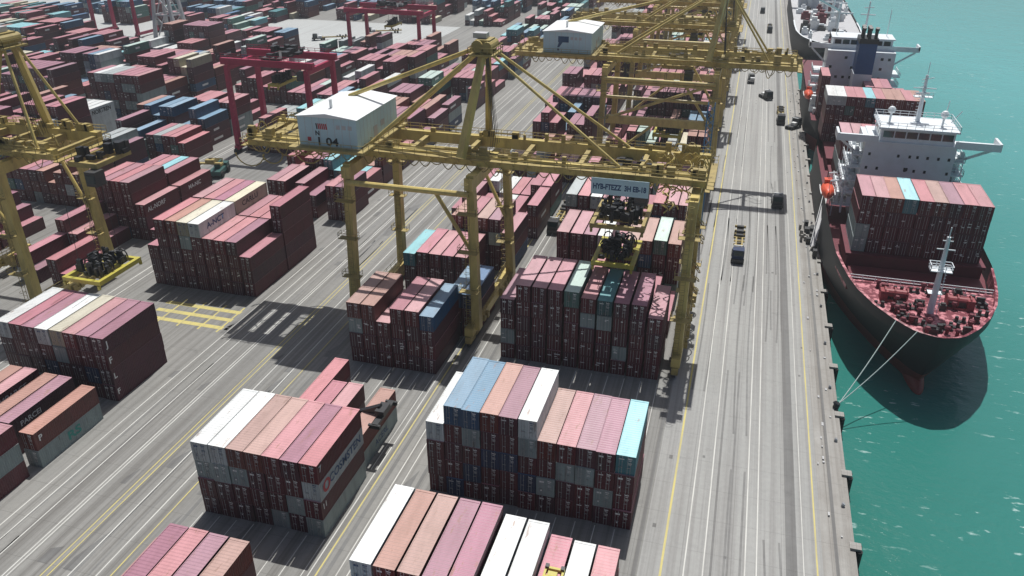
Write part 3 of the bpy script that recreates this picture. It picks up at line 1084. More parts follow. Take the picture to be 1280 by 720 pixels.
    if clutter:
        for xe, sgn in ((xback, 1), (xtip, -1)):
            b = MB()                              # grated end platform with hoops, hoses and guard rails
            b.box(min(xe - sgn * .1, xe - 1.2 * sgn), g0 - 1.2, zg + .1, max(xe - sgn * .1, xe - 1.2 * sgn), g1 + 1.2, zg + .25)
            b.rail([(xe, g0 - 1.2, zg + .25), (xe - 1.2 * sgn, g0 - 1.2, zg + .25), (xe - 1.2 * sgn, g1 + 1.2, zg + .25), (xe, g1 + 1.2, zg + .25)], 1.2, .08, 1.5)
            B('end_platform', b, 'ochre')
            for k in range(11):
                b = MB()
                x0_ = xe + sgn * rr.uniform(-1, 9)
                y0_ = rr.uniform(g0 - 2, g1 + 2)
                L_, hh = rr.uniform(1.5, 4.0), rr.uniform(.8, 2.6)
                dn = -1 if rr.random() < .45 else 1
                b.tube([(x0_ + sgn * L_ * q / 7, y0_ + .5 * q / 7, zg + (.3 if dn < 0 else 2.0) + dn * hh * math.sin(math.pi * q / 7)) for q in range(8)], rr.uniform(.07, .15), 5)
                B('hose', b, 'ochre')
            for k in range(8):
                b = MB()
                x0_ = xe + sgn * rr.uniform(0, 9)
                y0_ = rr.choice([g0 - .9, g1 - .5])
                a = rr.uniform(.4, 1.4)
                b.box(x0_, y0_, zg + 2.1, x0_ + a, y0_ + min(1.3, a * rr.uniform(.5, 1.4)), zg + 2.5 + rr.uniform(.4, 1.4))
                B('equipment_locker', b, 'ochre')
    # A-frame pylon over the water-side legs
    ap = (xr - .4, yc)
    for y in (ya + 3.2, yb - 3.2):
        b = MB()
        ye = ap[1] + (-1.5 if y < yc else 1.5)
        b.bar((xr - 2.5, y, zg + 2), (ap[0], ye, zap), 1.25, 1.25, 0, .95)
        B('pylon_leg', b)
    b = MB()
    b.box(ap[0] - 2.2, yc - 2.6, zap - .3, ap[0] + 2.2, yc + 2.6, zap)
    b.box(ap[0] - 1.2, yc - 1.6, zap, ap[0] + 1.2, yc + 1.6, zap + 2.2)
    b.tube([(ap[0] - .8, yc - 2.2, zap + 1.2), (ap[0] - .8, yc + 2.2, zap + 1.2)], 1.0, 12)
    b.tube([(ap[0] + .9, yc - 2.2, zap + 1.2), (ap[0] + .9, yc + 2.2, zap + 1.2)], .8, 12)
    b.rail([(ap[0] - 2.2, yc - 2.6, zap), (ap[0] + 2.2, yc - 2.6, zap), (ap[0] + 2.2, yc + 2.6, zap), (ap[0] - 2.2, yc + 2.6, zap), (ap[0] - 2.2, yc - 2.6, zap)], 1.1, .09, 1.1)
    head = B('pylon_head', b, 'ochre')
    b = MB()
    b.box(ap[0] - 1.9, yc - .7, zap + 2.3, ap[0] + .4, yc + .9, zap + 3.1)
    B('sheave_cover', b, 'grey_steel', head)
    for y in (g0, g1):                            # back stays and fore stays
        ye = yc + (-1.2 if y < yc else 1.2)
        b = MB()
        b.tube([(ap[0] - .6, ye, zap + .6), (xl + 2.0, y, zg + 2.2)], .34, 8)
        B('stay', b)
        b = MB()
        xf = xr + (xtip - xr) * .63
        b.tube([(ap[0] + .6, ye, zap + .6), (xf, y, zg + 2.2)], .26, 8)
        B('stay', b)
    if tail and house:
        b = MB()
        b.tube([(ap[0] - 1, yc, zap + .8), (house[0] + 3.5, yc + 3.5, zg + 8)], .38, 8)
        B('stay', b)
    # lift of ladders between the pylon legs
    b = MB()
    for k in range(12):
        b.bar((xr + .8 + .2 * (k % 3), yc - 1.5 + .35 * k, zg + 2), (ap[0] + .3, yc - .8 + .14 * k, zap - 1), .05)
    B('hoist_rope', b, 'dark')
    if house:
        x0, x1 = house
        y0, y1 = g0 - 4.2, g1 + 1.8
        z0, z1 = zg + 2.4, zg + 7.6
        b = MB()
        b.box(x0, y0, z0, x1, y1, z1)
        hs = B('machine_house', b, 'pale_blue')
        r = MB()
        xm = (x0 + x1) / 2
        r.add([(x0 - .3, y0 - .3, z1), (x1 + .3, y0 - .3, z1), (x1 + .3, y1 + .3, z1), (x0 - .3, y1 + .3, z1), (xm, y0 - .3, z1 + .7), (xm, y1 + .3, z1 + .7)],
              [(0, 4, 5, 3), (4, 1, 2, 5), (0, 1, 4), (2, 3, 5), (3, 2, 1, 0)])
        r.tube([(xm - 1, y0 + 4, z1 + .5), (xm - 1, y0 + 4, z1 + 2.1)], .28, 8)
        B('roof', r, 'white', hs)
        f = MB()
        f.box(x0 - 1.6, y0 - 1.4, z0 - .5, x1 + 1.6, y1 + 1.2, z0 - .02)
        f.rail([(x0 - 1.5, y0 - 1.3, z0), (x1 + 1.5, y0 - 1.3, z0), (x1 + 1.5, y1 + 1.1, z0)], 1.1, .07, 2)
        B('house_platform', f, 'ochre', hs)
        d = MB()
        d.box(x1, y0 + 6.5, z0, x1 + .06, y0 + 8, z0 + 2.3)
        d.box(x1, y0 + 9.5, z0 + 1.6, x1 + .06, y0 + 11, z0 + 2.6)
        B('door', d, 'grey_steel', hs)
        off = Vector(t.location)
        sm = MB()
        for k in range(1, 8):
            xs_ = x0 + (x1 - x0) * k / 8
            sm.box(xs_ - .03, y0 - .012, z0 + .1, xs_ + .03, y0, z1 - .1)
        for k in range(1, 12):
            ys_ = y0 + (y1 - y0) * k / 12
            sm.box(x1, ys_ - .03, z0 + .1, x1 + .012, ys_ + .03, z1 - .1)
        for k in range(3):
            sm.box(x0 + 7.2 + k * 1.1, y0 - .05, z0 + 3.3, x0 + 7.9 + k * 1.1, y0, z0 + 4.0)
        B('cladding_seam', sm, 'grey_steel', hs)
        if number:
            lettering(number, 1.9, 'logo_black', hs, facing_my(xm - .2 - off.x, y0 - .03 - off.y, z0 + .95 - off.z), bold=.05, sx=1.25)
            lettering('N', 1.1, 'logo_black', hs, facing_my(xm - 1.9 - off.x, y0 - .03 - off.y, z0 + 2.35 - off.z), bold=.04)
            e = MB()
            for k in range(6):
                a = xm - 2.0 + k * .36
                e.quad((a, y0 - .03, z0 + 3.1), (a + .24, y0 - .03, z0 + 3.1), (a + .12, y0 - .03, z0 + 4.1), (a - .12, y0 - .03, z0 + 4.1), 0 if k else 1)
            e.quad((x0 + 1.6, y0 - .03, z0 + .9), (x0 + 2.3, y0 - .03, z0 + .9), (x0 + 2.3, y0 - .03, z0 + 1.6), (x0 + 1.6, y0 - .03, z0 + 1.6))
            B('emblem', e, ['logo_red', 'logo_black'], hs)
        if logo:
            e = MB()
            e.box(xm - 2.4, y0 - .03, z0 + 2.6, xm + .4, y0 - .01, z0 + 4.1)
            e.quad((xm - 2.6, y0 - .03, z0 + 1.3), (xm - 2.1, y0 - .03, z0 + 1.3), (xm - 1.2, y0 - .03, z0 + 2.6), (xm - 2.2, y0 - .03, z0 + 2.6))
            e.box(xm - 2.6, y0 - .03, z0 + .5, xm - 2.1, y0 - .01, z0 + 1.0)
            B('emblem', e, 'logo_blue', hs)
    if trolley:
        tx, tw = trolley
        b = MB()
        for y in (g0 + 1.3, g1 - 1.3):
            b.box(tx - tw / 2, y - .3, zg - 1.2, tx + tw / 2, y + .3, zg - .3)
        for x in (tx - tw / 2 + .3, tx, tx + tw / 2 - .3):
            b.box(x - .3, g0 + 1.6, zg - 1.15, x + .3, g1 - 1.6, zg - .35)
        tr = B('trolley', b, 'ochre')
        c = MB()
        c.box(tx + tw * .25, g0 - .6, zg - 3.9, tx + tw * .25 + 2.2, g0 + 1.7, zg - 1.3)
        cb = B('operator_cab', c, 'dark', tr)
        w = MB()
        w.box(tx + tw * .25 + .15, g0 - .65, zg - 3.3, tx + tw * .25 + 2.05, g0 - .62, zg - 1.9)
        B('window', w, 'glass', cb)
        m = MB()
        for k in range(14):
            a, c_ = tx + rr.uniform(-.45, .4) * tw, rr.uniform(g0 + .5, g1 - 2)
            m.box(a, c_, zg - .3, a + rr.uniform(.6, 1.6), c_ + rr.uniform(.6, 2), zg + rr.uniform(.3, 1.8))
        B('hoist_machinery', m, 'black', tr)
    for sp in (spreader or []):
        spreader_parts(t, *sp[:3], w=sp[3], ln=sp[4], cable_top=zg - 1, name=sp[5])
    return t


A = gantry('yellow crane with white machine house numbered 104 and blue lettered sign under its arm', -63.5, -41.3, 119, 141, -85.5, -3.6,
           house=(-72.6, -61.6), outer=-5.0, number='1 04', trolley=(-17, 9),
           spreader=[(-17.4, 130.5, 22.0, 8.6, 11.5, 'head_block'), (-17.6, 129.0, 15.6, 6.6, 11.0, 'spreader')])
# the lettered board hanging on the front girder
b = MB()
b.box(-21.6, 122.05, 29.2, -12.3, 122.25, 31.9)
sg = b.build('sign_board', 'pale_blue', A, A)
off = Vector(A.location)
lettering('HYB-FTEZZ  3H EB-18', 1.25, 'logo_blue', sg, facing_my(-17.0 - off.x, 122.03 - off.y, 30.5 - off.z), bold=.05, sx=.72)
# hose tower and stairs at the outer support
b = MB()
rr = random.Random(77)
for k in range(10):
    z = 4 + k * 2.7
    s = 1 if k % 2 else -1
    b.bar((-5.9 , 130 - s * 4, z), (-5.9, 130 + s * 4, z + 2.7), .8, .12)
    b.rail([(-6.4, 130 - s * 4, z), (-6.4, 130 + s * 4, z + 2.7)], 1.0, .06, 2)
    b.rail([(-5.3, 130 - s * 4, z), (-5.3, 130 + s * 4, z + 2.7)], 1.0, .06, 2)
    b.box(-6.6, 130 + s * 4, z + 2.6, -5.0, 130 + s * 5.6, z + 2.7)
for k in range(14):
    z = rr.uniform(4, 29)
    y = rr.uniform(119, 141)
    b.tube([(-4.2 + .9 * math.sin(q), y + q * .8, z + .8 * math.cos(q * 1.4)) for q in np.linspace(0, 4, 8)], .1, 5)
b.build('stair_tower', 'ochre', A, A)
b = MB()
for k in range(26):
    z = rr.uniform(26.5, 34)
    x = rr.uniform(-13, -7)
    y = rr.uniform(121, 137)
    L_ = rr.uniform(2, 4)
    ax = rr.random() < .6
    b.tube([(x + (L_ * q / 7 if ax else .6 * math.sin(q)), y + (0 if ax else L_ * q / 7), z + rr.uniform(.6, 1.4) * math.sin(math.pi * q / 7)) for q in range(8)], rr.uniform(.08, .17), 5)
b.build('hose_bundle', 'yellow', A, A)
# hanging hose coils at the back end
b = MB()
for k in range(16):
    x = -85 + rr.uniform(-1, 12)
    y = rr.uniform(120, 138)
    r_ = rr.uniform(1, 3.4)
    b.tube([(x + r_ * math.cos(a), y + .3 * a, 30.5 + r_ * .9 * math.sin(a)) for a in np.linspace(math.pi, 2 * math.pi, 9)], .12, 5)
b.build('hose_bundle', 'ochre', A, A)

E_ = gantry('yellow crane cut off by the photo edge, standing over the left rows', -145, -122.2, 103, 122.5, -167, -112.5,
            house=(-157, -146), trolley=(-108.5, 6), spreader=[(-104.4, 103.0, 13.0, 7.0, 10.5, 'spreader')])
B_ = gantry('yellow crane with blue emblem on its machine house and arm over the road', -34.6, -6.6, 208, 231, -60, 12.4,
            house=(-51.5, -38.8), logo=True, portal=[27.2, 23.4, 17.5], trolley=(-17, 8), spreader=[(-17.5, 212, 14, 6.6, 11, 'spreader')], clutter=1)
C_ = gantry('yellow crane standing directly behind the crane with the blue emblem', -34.6, -6.6, 262, 284, -56, -3.6,
            house=None, portal=[27.2, 17.5], trolley=(-20, 8), spreader=[(-20, 272, 20, 6.6, 11, 'spreader')], tail=False)
FAR_LABEL = ['third yellow crane down the quayside row, behind two others', 'fourth yellow crane down the quayside row', 'farthest yellow crane of the quayside row']
for k, y in enumerate((322, 378, 440)):
    c = copy_tree(C_)
    c.location = (C_.location.x, y, 0)
    c['label'] = FAR_LABEL[k]


# ------------------------------------------------------------------ red rubber-tyred gantries
def rtg(label, xl, xr, ya, yb, zt, m='red', legs_only=False):
    t = thing('yard_gantry', label, 'crane', ((xl + xr) / 2, (ya + yb) / 2, 0), 'gantry cranes of the far yard')
    B = lambda nm, mb, mm=m, par=None: mb.build(nm, mm, par or t, t)
    for x in (xl, xr):
        for y in (ya, yb):
            B('leg', MB().bar((x, y, 1.6), (x, y, zt - 1), 1.5, 1.5, 0, 1.2))
        b = MB()
        b.box(x - .6, ya - 1.5, 1.1, x + .6, yb + 1.5, 2.3)
        B('sill_beam', b)
        for y in (ya - .8, yb + .8):
            w = MB()
            for d in (-.9, .9):
                w.tube([(x - .35, y + d, .8), (x + .35, y + d, .8)], .8, 12)
            B('wheel_pair', w, 'tyre')
        b = MB()
        b.box(x - .5, ya, zt - 2.4, x + .5, yb, zt - .9)
        B('end_beam', b)
        l = MB()
        for k in range(int(zt / 1.6)):
            l.tube([(x + .9, ya - .9 + .6 * math.cos(a), 2 + k * 1.6 + .1 * math.sin(a)) for a in np.linspace(0, math.pi, 5)], .07, 4)
            l.bar((x + .9, ya - 1.2, 2 + k * 1.6), (x + .9, ya - .3, 3.6 + k * 1.6), .09)
        B('stairway', l)
    for y in (ya + .8, yb - .8):
        b = MB()
        b.box(xl - 2, y - .65, zt - .9, xr + 2, y + .65, zt + .9)
        g = B('girder', b)
        r = MB()
        r.rail([(xl - 2, y, zt + .9), (xr + 2, y, zt + .9)], 1.2, .1, 2.2)
        B('handrail', r, m, g)
    b = MB()
    xm = xl + (xr - xl) * .55
    b.box(xm - 3, ya + 1, zt + .9, xm + 3, yb - 1, zt + 1.5)
    tr = B('trolley', b, 'dark')
    k_ = MB()
    rr_ = random.Random(int(xl))
    for k in range(16):
        a, c_ = xm + rr_.uniform(-7, 5), rr_.uniform(ya + 1, yb - 3)
        k_.box(a, c_, zt + 1.5, a + rr_.uniform(.6, 2.4), c_ + rr_.uniform(.8, 2.4), zt + 1.8 + rr_.uniform(.3, 2))
    B('hoist_machinery', k_, 'black', tr)
    b = MB()
    b.box(xr - 3, ya - .4, zt - 4, xr - 1, ya + 1.8, zt - 1.6)
    B('operator_cab', b, 'dark', tr)
    spreader_parts(t, xm - 1, (ya + yb) / 2, zt - 7, 3, 11, zt, 'spreader')
    return t


rtg('red yard gantry behind the white machine house of the near crane', -143.5, -118, 203.5, 219, 26.8)
rtg('red yard gantry at the far pale paving, behind the first', -170, -137, 334, 352, 21)
rtg('red yard gantry cut off by the top edge of the photo', -322, -296.5, 352, 366, 27)
# grey column crane: four legs running together at the top
t = thing('lattice_tower', 'pale grey four-legged tower beside the red gantry at the top edge', 'tower', (-282, 359, 0))
for sx in (-1, 1):
    for sy in (-1, 1):
        b = MB()
        b.bar((-282 + sx * 6, 359 + sy * 5, 0), (-282 + sx * 3, 359 + sy * 2.5, 34), 1.5, 1.5, 0, 1.1)
        b.build('leg', 'grey_steel', t, t)
for z, k in ((11, .83), (22, .66), (33, .52)):
    b = MB()
    a, c_ = 6 * k, 5 * k
    P = [(-282 - a, 359 - c_, z), (-282 + a, 359 - c_, z), (-282 + a, 359 + c_, z), (-282 - a, 359 + c_, z)]
    for q in range(4):
        b.bar(P[q], P[(q + 1) % 4], .7)
        b.bar(P[q], (P[(q + 1) % 4][0] * .94 - 282 * .06, P[(q + 1) % 4][1] * .94 + 359 * .06, z - 10), .45)
    b.build('brace', 'grey_steel', t, t)
# blue lattice mast by the quayside row
t = thing('lattice_mast', 'tall blue lattice mast between the yellow cranes and the quay road', 'mast', (-6.0, 178, 0))
for sx in (-.7, .7):
    for sy in (-.7, .7):
        MB().bar((-6 + sx, 178 + sy, 0), (-6 + sx, 178 + sy, 31), .22).build('corner_post', 'blue_steel', t, t)
b = MB()
for k in range(20):
    z = .5 + k * 1.5
    for a, c_ in (((-.7, -.7), (.7, -.7)), ((.7, -.7), (.7, .7)), ((.7, .7), (-.7, .7)), ((-.7, .7), (-.7, -.7))):
        b.bar((-6 + a[0], 178 + a[1], z), (-6 + c_[0], 178 + c_[1], z + 1.5), .12)
b.build('lattice', 'blue_steel', t, t)

# ------------------------------------------------------------------ ships
def hull(name_root, t, xc, ybow, yend, B, ztop, zdk, rake=9, m_h='hull', zfc=None, yfc=None, flat_end=True):
    """lofted hull, bow towards -Y (towards the camera) when yend > ybow"""
    s = 1 if yend > ybow else -1
    levels = [-6.0, -4.2, -3.4, -2.2, 0, 2.5, 5, 7.2, 8.2, ztop]
    nz = len(levels)
    N = 40
    us = np.concatenate([np.linspace(0, 1, 20) ** 1.8 * .25, np.linspace(.25, 1, N - 20)[1:]])
    L = abs(yend - ybow)

    TD = [0, .5, 1.7, 4.9, 9.1, 14.4, 19, 24, 31, 46]        # half breadth of the deck edge behind the stem
    TH = [.01, .15, .275, .455, .625, .775, .853, .91, .97, 1.0]

    def half(z, d):
        k = max(0, min(1, (z + 6) / (ztop + 4.2)))
        a = float(np.interp(d / (1 + .25 * (1 - k)), TD, TH))
        q = min(1, max(0, d / 46))
        low = 1 - (1 - q) ** 1.6
        f = a * k ** 1.3 + low * (1 - k ** 1.3)
        tail = min(1, max(0, (L - d) / 24))
        st = .82 + .18 * tail if z > 3 else .25 + .75 * tail
        return B / 2 * f * st

    def start(z):
        k = max(0, min(1, (z + 6) / (ztop + 4.2)))
        return rake * (1 - k) ** 1.25
    b = MB()
    grid = {}
    for i, z in enumerate(levels):
        for j, u in enumerate(us):
            d0 = start(z)
            d = d0 + u * (L - d0)
            hw = half(z, d - d0) if j else .12
            for sd in (-1, 1):
                grid[i, j, sd] = len(b.v)
                b.v.append((xc + sd * hw, ybow + s * d, z))
    for sd in (-1, 1):
        for i in range(nz - 1):
            for j in range(len(us) - 1):
                f = (grid[i, j, sd], grid[i, j + 1, sd], grid[i + 1, j + 1, sd], grid[i + 1, j, sd])
                b.f.append(f if sd * s > 0 else f[::-1])
                b.m.append(1 if levels[i] < -1.2 else 0)
    for i in range(nz - 1):
        b.f.append((grid[i, 0, -1], grid[i, 0, 1], grid[i + 1, 0, 1], grid[i + 1, 0, -1])[::s])
        b.m.append(1 if levels[i] < -1.2 else 0)
        e = len(us) - 1
        b.f.append((grid[i, e, 1], grid[i, e, -1], grid[i + 1, e, -1], grid[i + 1, e, 1])[::s])
        b.m.append(0)
    h = b.build('hull', [m_h, 'boot'], t, t, smooth=True)
    # bulb
    if s > 0:
        q = MB()
        rings = []
        for k in range(9):
            a = k / 8 * math.pi / 2
            rr_ = 2.3 * math.sin(a) + .02
            rings.append((ybow + rake + 4 - 9.5 * math.cos(a), rr_))
        vs, fs = [], []
        for yy, rr_ in rings:
            for w in range(12):
                vs.append((xc + rr_ * .8 * math.cos(w * math.pi / 6), yy, -3.3 + rr_ * .95 * math.sin(w * math.pi / 6)))
        for k in range(8):
            for w in range(12):
                fs.append((k * 12 + w, k * 12 + (w + 1) % 12, (k + 1) * 12 + (w + 1) % 12, (k + 1) * 12 + w))
        q.add(vs, fs)
        q.build('bow_bulb', 'boot', h, t, smooth=True)

    def outline(z, inset, d0, d1, n=30):
        """deck edge from d0 to d1 on both sides"""
        ds = np.linspace(d0, d1, n)
        st = start(ztop)
        return [(max(.05, half(ztop, d - st) - inset), ybow + s * d, z) for d in ds]
    return h, outline


S1 = thing('container_ship', 'near container ship with black hull, red deck and white bridge', 'ship', (35.2, 190, -3.4))
XC = 35.2
h1, out1 = hull('ship', S1, XC, 124.3, 250, 28.6, 9.9, 8.7)
P = lambda nm, mb, m, par=None, sm=False: mb.build(nm, m, par or S1, S1, sm)


def deckmesh(out, xc, z, inset, d0, d1, n=30):
    o = out(z, inset, d0, d1, n)
    b = MB()
    vs = []
    for hw, y, zz in o:
        vs += [(xc - hw, y, zz), (xc + hw, y, zz)]
    b.add(vs, [(2 * k, 2 * k + 1, 2 * k + 3, 2 * k + 2) for k in range(len(o) - 1)])
    return b


P('foredeck', deckmesh(out1, XC, 8.75, .35, .35, 20.7, 26), 'worn_deck')
P('main_deck', deckmesh(out1, XC, 6.6, .35, 20.7, 125.3, 20), 'deck')
b = MB()                                         # bulwark inner face and capping rail
o = out1(0, 0, .05, 30, 40)
for sd in (-1, 1):
    for (h0, y0, _), (h1_, y1, _) in zip(o, o[1:]):
        q = [(XC + sd * (h0 + .12), y0, 9.9), (XC + sd * (h1_ + .12), y1, 9.9), (XC + sd * max(.02, h1_ - .35), y1, 9.98), (XC + sd * max(.02, h0 - .35), y0, 9.98)]
        b.quad(*(q if sd < 0 else q[::-1]))
        zb_ = 8.7 if y0 < 144.6 else 6.6
        w = [(XC + sd * max(.02, h0 - .33), y0, zb_), (XC + sd * max(.02, h1_ - .33), y1, zb_), (XC + sd * max(.02, h1_ - .33), y1, 9.97), (XC + sd * max(.02, h0 - .33), y0, 9.97)]
        b.quad(*w)
P('bulwark', b, 'worn_deck')
b = MB()
hw_ = out1(0, .4, 20.7, 20.9, 2)[0][0]
b.box(XC - hw_, 144.9, 6.6, XC + hw_, 145.1, 8.74)
P('forecastle_bulkhead', b, 'deck')
b = MB()
b.rail([(XC - hw_ + .2, 144.6, 8.8), (XC + hw_ - .2, 144.6, 8.8)], 1.1, .12, 2.0)
P('handrail', b, 'ship_white')
b = MB()                                         # hatch coamings under each container bay
for y0, y1, z in ((153.2, 167.2, 10.45), (195.5, 209.5, 9.45), (215.5, 229.4, 9.45), (230.6, 244.6, 9.15)):
    c = MB()
    c.box(XC - 11.8, y0, 6.6, XC + 11.8, y1, z - .5)
    c.box(XC - 12.2, y0 - .3, z - .5, XC + 12.2, y1 + .3, z)
    P('hatch_coaming', c, 'deck')
c = MB()
c.box(XC - 11.5, 147.5, 6.6, XC + 11.5, 152.6, 8.2)
P('hatch_cover', c, 'deck')
# windlasses, bollards, vents on the foredeck
rr = random.Random(4)
for sx in (-1, 1):
    b = MB()
    x, y = XC + sx * 5.0, 138.4
    b.box(x - 1.8, y - 1.2, 8.75, x + 1.8, y + 1.2, 9.15)
    b.tube([(x - 1.7, y, 10.0), (x + 1.7, y, 10.0)], .75, 12)
    for d in (-1.8, -.2, 1.8):
        b.tube([(x + d - .12, y, 10.0), (x + d + .12, y, 10.0)], 1.15, 14)
    b.box(x + sx * 1.9 - .6, y - 1.0, 8.75, x + sx * 1.9 + .6, y + .8, 10.6)
    P('windlass', b, 'windlass_red')
for k in range(64):
    d = rr.uniform(2.5, 19.5)
    hw = max(1, out1(0, 0, d, d + .1, 2)[0][0] - 1.3)
    x = XC + rr.uniform(-1, 1) * hw
    y = 124.3 + d
    if abs(x - XC) < 1 and d > 7 and d < 16:
        continue
    b = MB()
    if k % 3 == 0:
        for dx in (-.55, .55):
            b.tube([(x + dx, y, 8.75), (x + dx, y, 9.7)], .3, 8)
        b.box(x - 1, y - .35, 8.75, x + 1, y + .35, 8.95)
        P('bollard_pair', b, 'black')
    elif k % 3 == 1:
        b.tube([(x, y, 8.75), (x, y, 9.8)], .3, 8)
        b.tube([(x, y, 9.8), (x, y, 10.15)], .55, 10, 0, .35)
        P('deck_vent', b, 'deck')
    else:
        a, c_ = rr.uniform(.8, 2.2), rr.uniform(.6, 1.4)
        b.box(x - a / 2, y - c_ / 2, 8.75, x + a / 2, y + c_ / 2, 8.75 + rr.uniform(.3, 1.1))
        b.box(x - a / 3, y - c_ / 3, 8.75 + .3, x + a / 3, y + c_ / 3, 8.75 + 1.3)
        P('deck_locker', b, rr.choice(['black', 'deck', 'dark']))
b = MB()
fx, fy = XC + .3, 135.2
b.tube([(fx, fy, 8.75), (fx, fy + .6, 22.5)], .62, 10, 0, .3)
fm = P('foremast', b, 'ship_white')
c = MB()
c.box(fx - 1.7, fy - .5, 16.5, fx + 1.7, fy + 1.6, 16.65)
c.rail([(fx - 1.7, fy - .5, 16.65), (fx + 1.7, fy - .5, 16.65), (fx + 1.7, fy + 1.6, 16.65), (fx - 1.7, fy + 1.6, 16.65), (fx - 1.7, fy - .5, 16.65)], 1, .1, 1)
c.box(fx - 1.1, fy - .3, 12.3, fx + 1.1, fy + 1.2, 12.4)
c.bar((fx - 1.4, fy + .5, 20.3), (fx + 1.4, fy + .5, 20.3), .16)
c.bar((fx - .8, fy + .6, 21.8), (fx + .8, fy + .6, 21.8), .14)
c.tube([(fx, fy + .6, 22.4), (fx, fy + .6, 24.2)], .09, 6)
for k in range(12):
    c.bar((fx + .6, fy - .3, 9.5 + k * .6), (fx + .95, fy - .3, 9.5 + k * .6), .08)
c.bar((fx + .95, fy - .3, 8.8), (fx + .75, fy - .1, 16.5), .09)
P('mast_platform', c, 'ship_white', fm)
# accommodation block
hx0, hx1, hy0, hy1 = 26.2, 43.8, 178.6, 190.5
b = MB()
b.box(hx0, hy0, 6.6, hx1, hy1, 25.0)
hs = P('superstructure', b, 'ship_white')
b = MB()
rr = random.Random(8)
for z in (10.2, 13.2, 16.2, 19.2, 22.2):
    for k in range(9):
        x = hx0 + 1.3 + k * 1.9 + rr.uniform(-.35, .35)
        if rr.random() < .62:
            b.box(x - .24, hy0 - .04, z, x + .24, hy0 + .02, z + .62)
b.box(hx0 + 8.4, hy0 - .05, 19.4, hx0 + 9.2, hy0 + .02, 20.1)
P('porthole', b, 'glass', hs)
b = MB()
for side, xa, xb in ((-1, 21.9, hx0 - .02), (1, hx1 + .02, 48.4)):
    for k, z in enumerate((10.2, 13.1, 16.0, 18.9, 21.8)):
        sh = .55 * k if side < 0 else .3 * k
        a, c_ = (xa + sh, xb) if side < 0 else (xa, xb - sh - 1.2)
        q = MB()
        q.box(a, hy0 + .6, z, c_, hy1 - .4, z + .22)
        ex = a if side < 0 else c_
        q.rail([((xb if side < 0 else xa), hy0 + .65, z + .22), (ex, hy0 + .65, z + .22), (ex, hy1 - .45, z + .22)], 1.1, .09, 1.6)
        for yy in (hy0 + 1, hy0 + 6, hy1 - 1):
            q.bar((ex - side * .25, yy, z - 2.7), (ex - side * .25, yy, z), .18)
        for e_ in range(5):
            cx = rr.uniform(a + .3, c_ - .9)
            cy = hy0 + rr.uniform(1, 8)
            q.box(cx, cy, z + .22, cx + rr.uniform(.4, .9), cy + rr.uniform(.5, 1.6), z + rr.uniform(.8, 2.0))
        P('balcony_deck', q, 'ship_white', hs)
b = MB()
b.box(20.4, hy0 - .3, 25.0, 51.8, hy0 + 4.6, 25.35)
b.box(hx0 + 1, hy0 + 4.6, 25.0, hx1 - 1, hy1, 25.3)
for x in (20.4, 51.3):
    b.box(x, hy0 - .3, 25.35, x + .5, hy0 + 4.6, 26.6)
b.box(20.9, hy0 - .3, 25.35, 28.6, hy0 - .12, 26.5)
b.box(43.2, hy0 - .3, 25.35, 51.3, hy0 - .12, 26.5)
for x0, x1, z0, z1 in ((25.9, 21.4, 21.4, 24.9), (44.1, 50.6, 21.8, 24.9)):
    b.bar((x0, hy0 + 1.2, z0), (x1, hy0 + 1.2, z1), .45)
wg = P('bridge_wing', b, 'ship_white', hs)
b = MB()
b.box(28.8, hy0 + .1, 25.35, 43.0, hy0 + 9.5, 28.1)
b.box(28.2, hy0 - .5, 28.1, 43.6, hy0 + 10, 28.45)
wh = P('wheelhouse', b, 'ship_white', hs)
b = MB()
for k in range(6):
    x = 29.3 + k * 2.27
    b.box(x, hy0 + .03, 26.3, x + 2.0, hy0 + .12, 27.65)
for k in range(3):
    b.box(28.73, hy0 + .8 + k * 2.4, 26.3, 28.82, hy0 + 2.8 + k * 2.4, 27.65)
P('window', b, 'glass', wh)
b = MB()
mx, my = 36.4, hy0 + 6.5
b.tube([(mx, my, 28.4), (mx, my + .5, 38.0)], .5, 8, 0, .28)
b.box(mx - 1.8, my - .5, 33.5, mx + 1.8, my + .9, 33.65)
b.bar((mx - 2.2, my, 35.4), (mx + 2.2, my, 35.4), .18)
b.bar((mx - 1.6, my - .6, 34.4), (mx + 1.0, my - .6, 34.5), .28)
b.bar((mx - .9, my + .3, 37.0), (mx + 1.4, my + .2, 37.6), .14)
b.tube([(mx, my + .5, 38), (mx, my + .5, 40.6)], .07, 5)
for k in range(12):
    b.bar((mx - .9, my - .2, 28.8 + k * .7), (mx - .45, my - .2, 28.8 + k * .7), .1)
b.rail([(mx - 1.8, my - .5, 33.65), (mx + 1.8, my - .5, 33.65)], 1, .08, .9)
P('radar_mast', b, 'ship_white', wh)
b = MB()
b.rail([(28.3, hy0 - .4, 28.45), (43.5, hy0 - .4, 28.45), (43.5, hy0 + 9.9, 28.45), (28.3, hy0 + 9.9, 28.45), (28.3, hy0 - .4, 28.45)], 1.1, .08, 1.6)
for x, y in ((30.6, hy0 + 4), (40.6, hy0 + 3)):
    b.tube([(x, y, 28.4), (x, y, 30.4)], .22, 8)
    for k in range(5):
        a0, a1 = k / 5 * math.pi, (k + 1) / 5 * math.pi
        b.tube([(x, y, 31.1 - .8 * math.cos(a0)), (x, y, 31.1 - .8 * math.cos(a1))], max(.06, .8 * math.sin(a0)), 10, 0, max(.06, .8 * math.sin(a1)))
b.tube([(41.5, hy0 + 7, 28.4), (41.8, hy0 + 7, 33.0)], .09, 5)
b.tube([(43.0, hy0 + 7, 28.4), (44.6, hy0 + 7, 31.0)], .12, 5)
P('roof_equipment', b, 'ship_white', wh)
b = MB()
b.box(29.5, hy0 + 10.5, 25.3, 41, hy1 + 4, 25.6)
P('bridge_deck', b, 'deck_pale', hs)


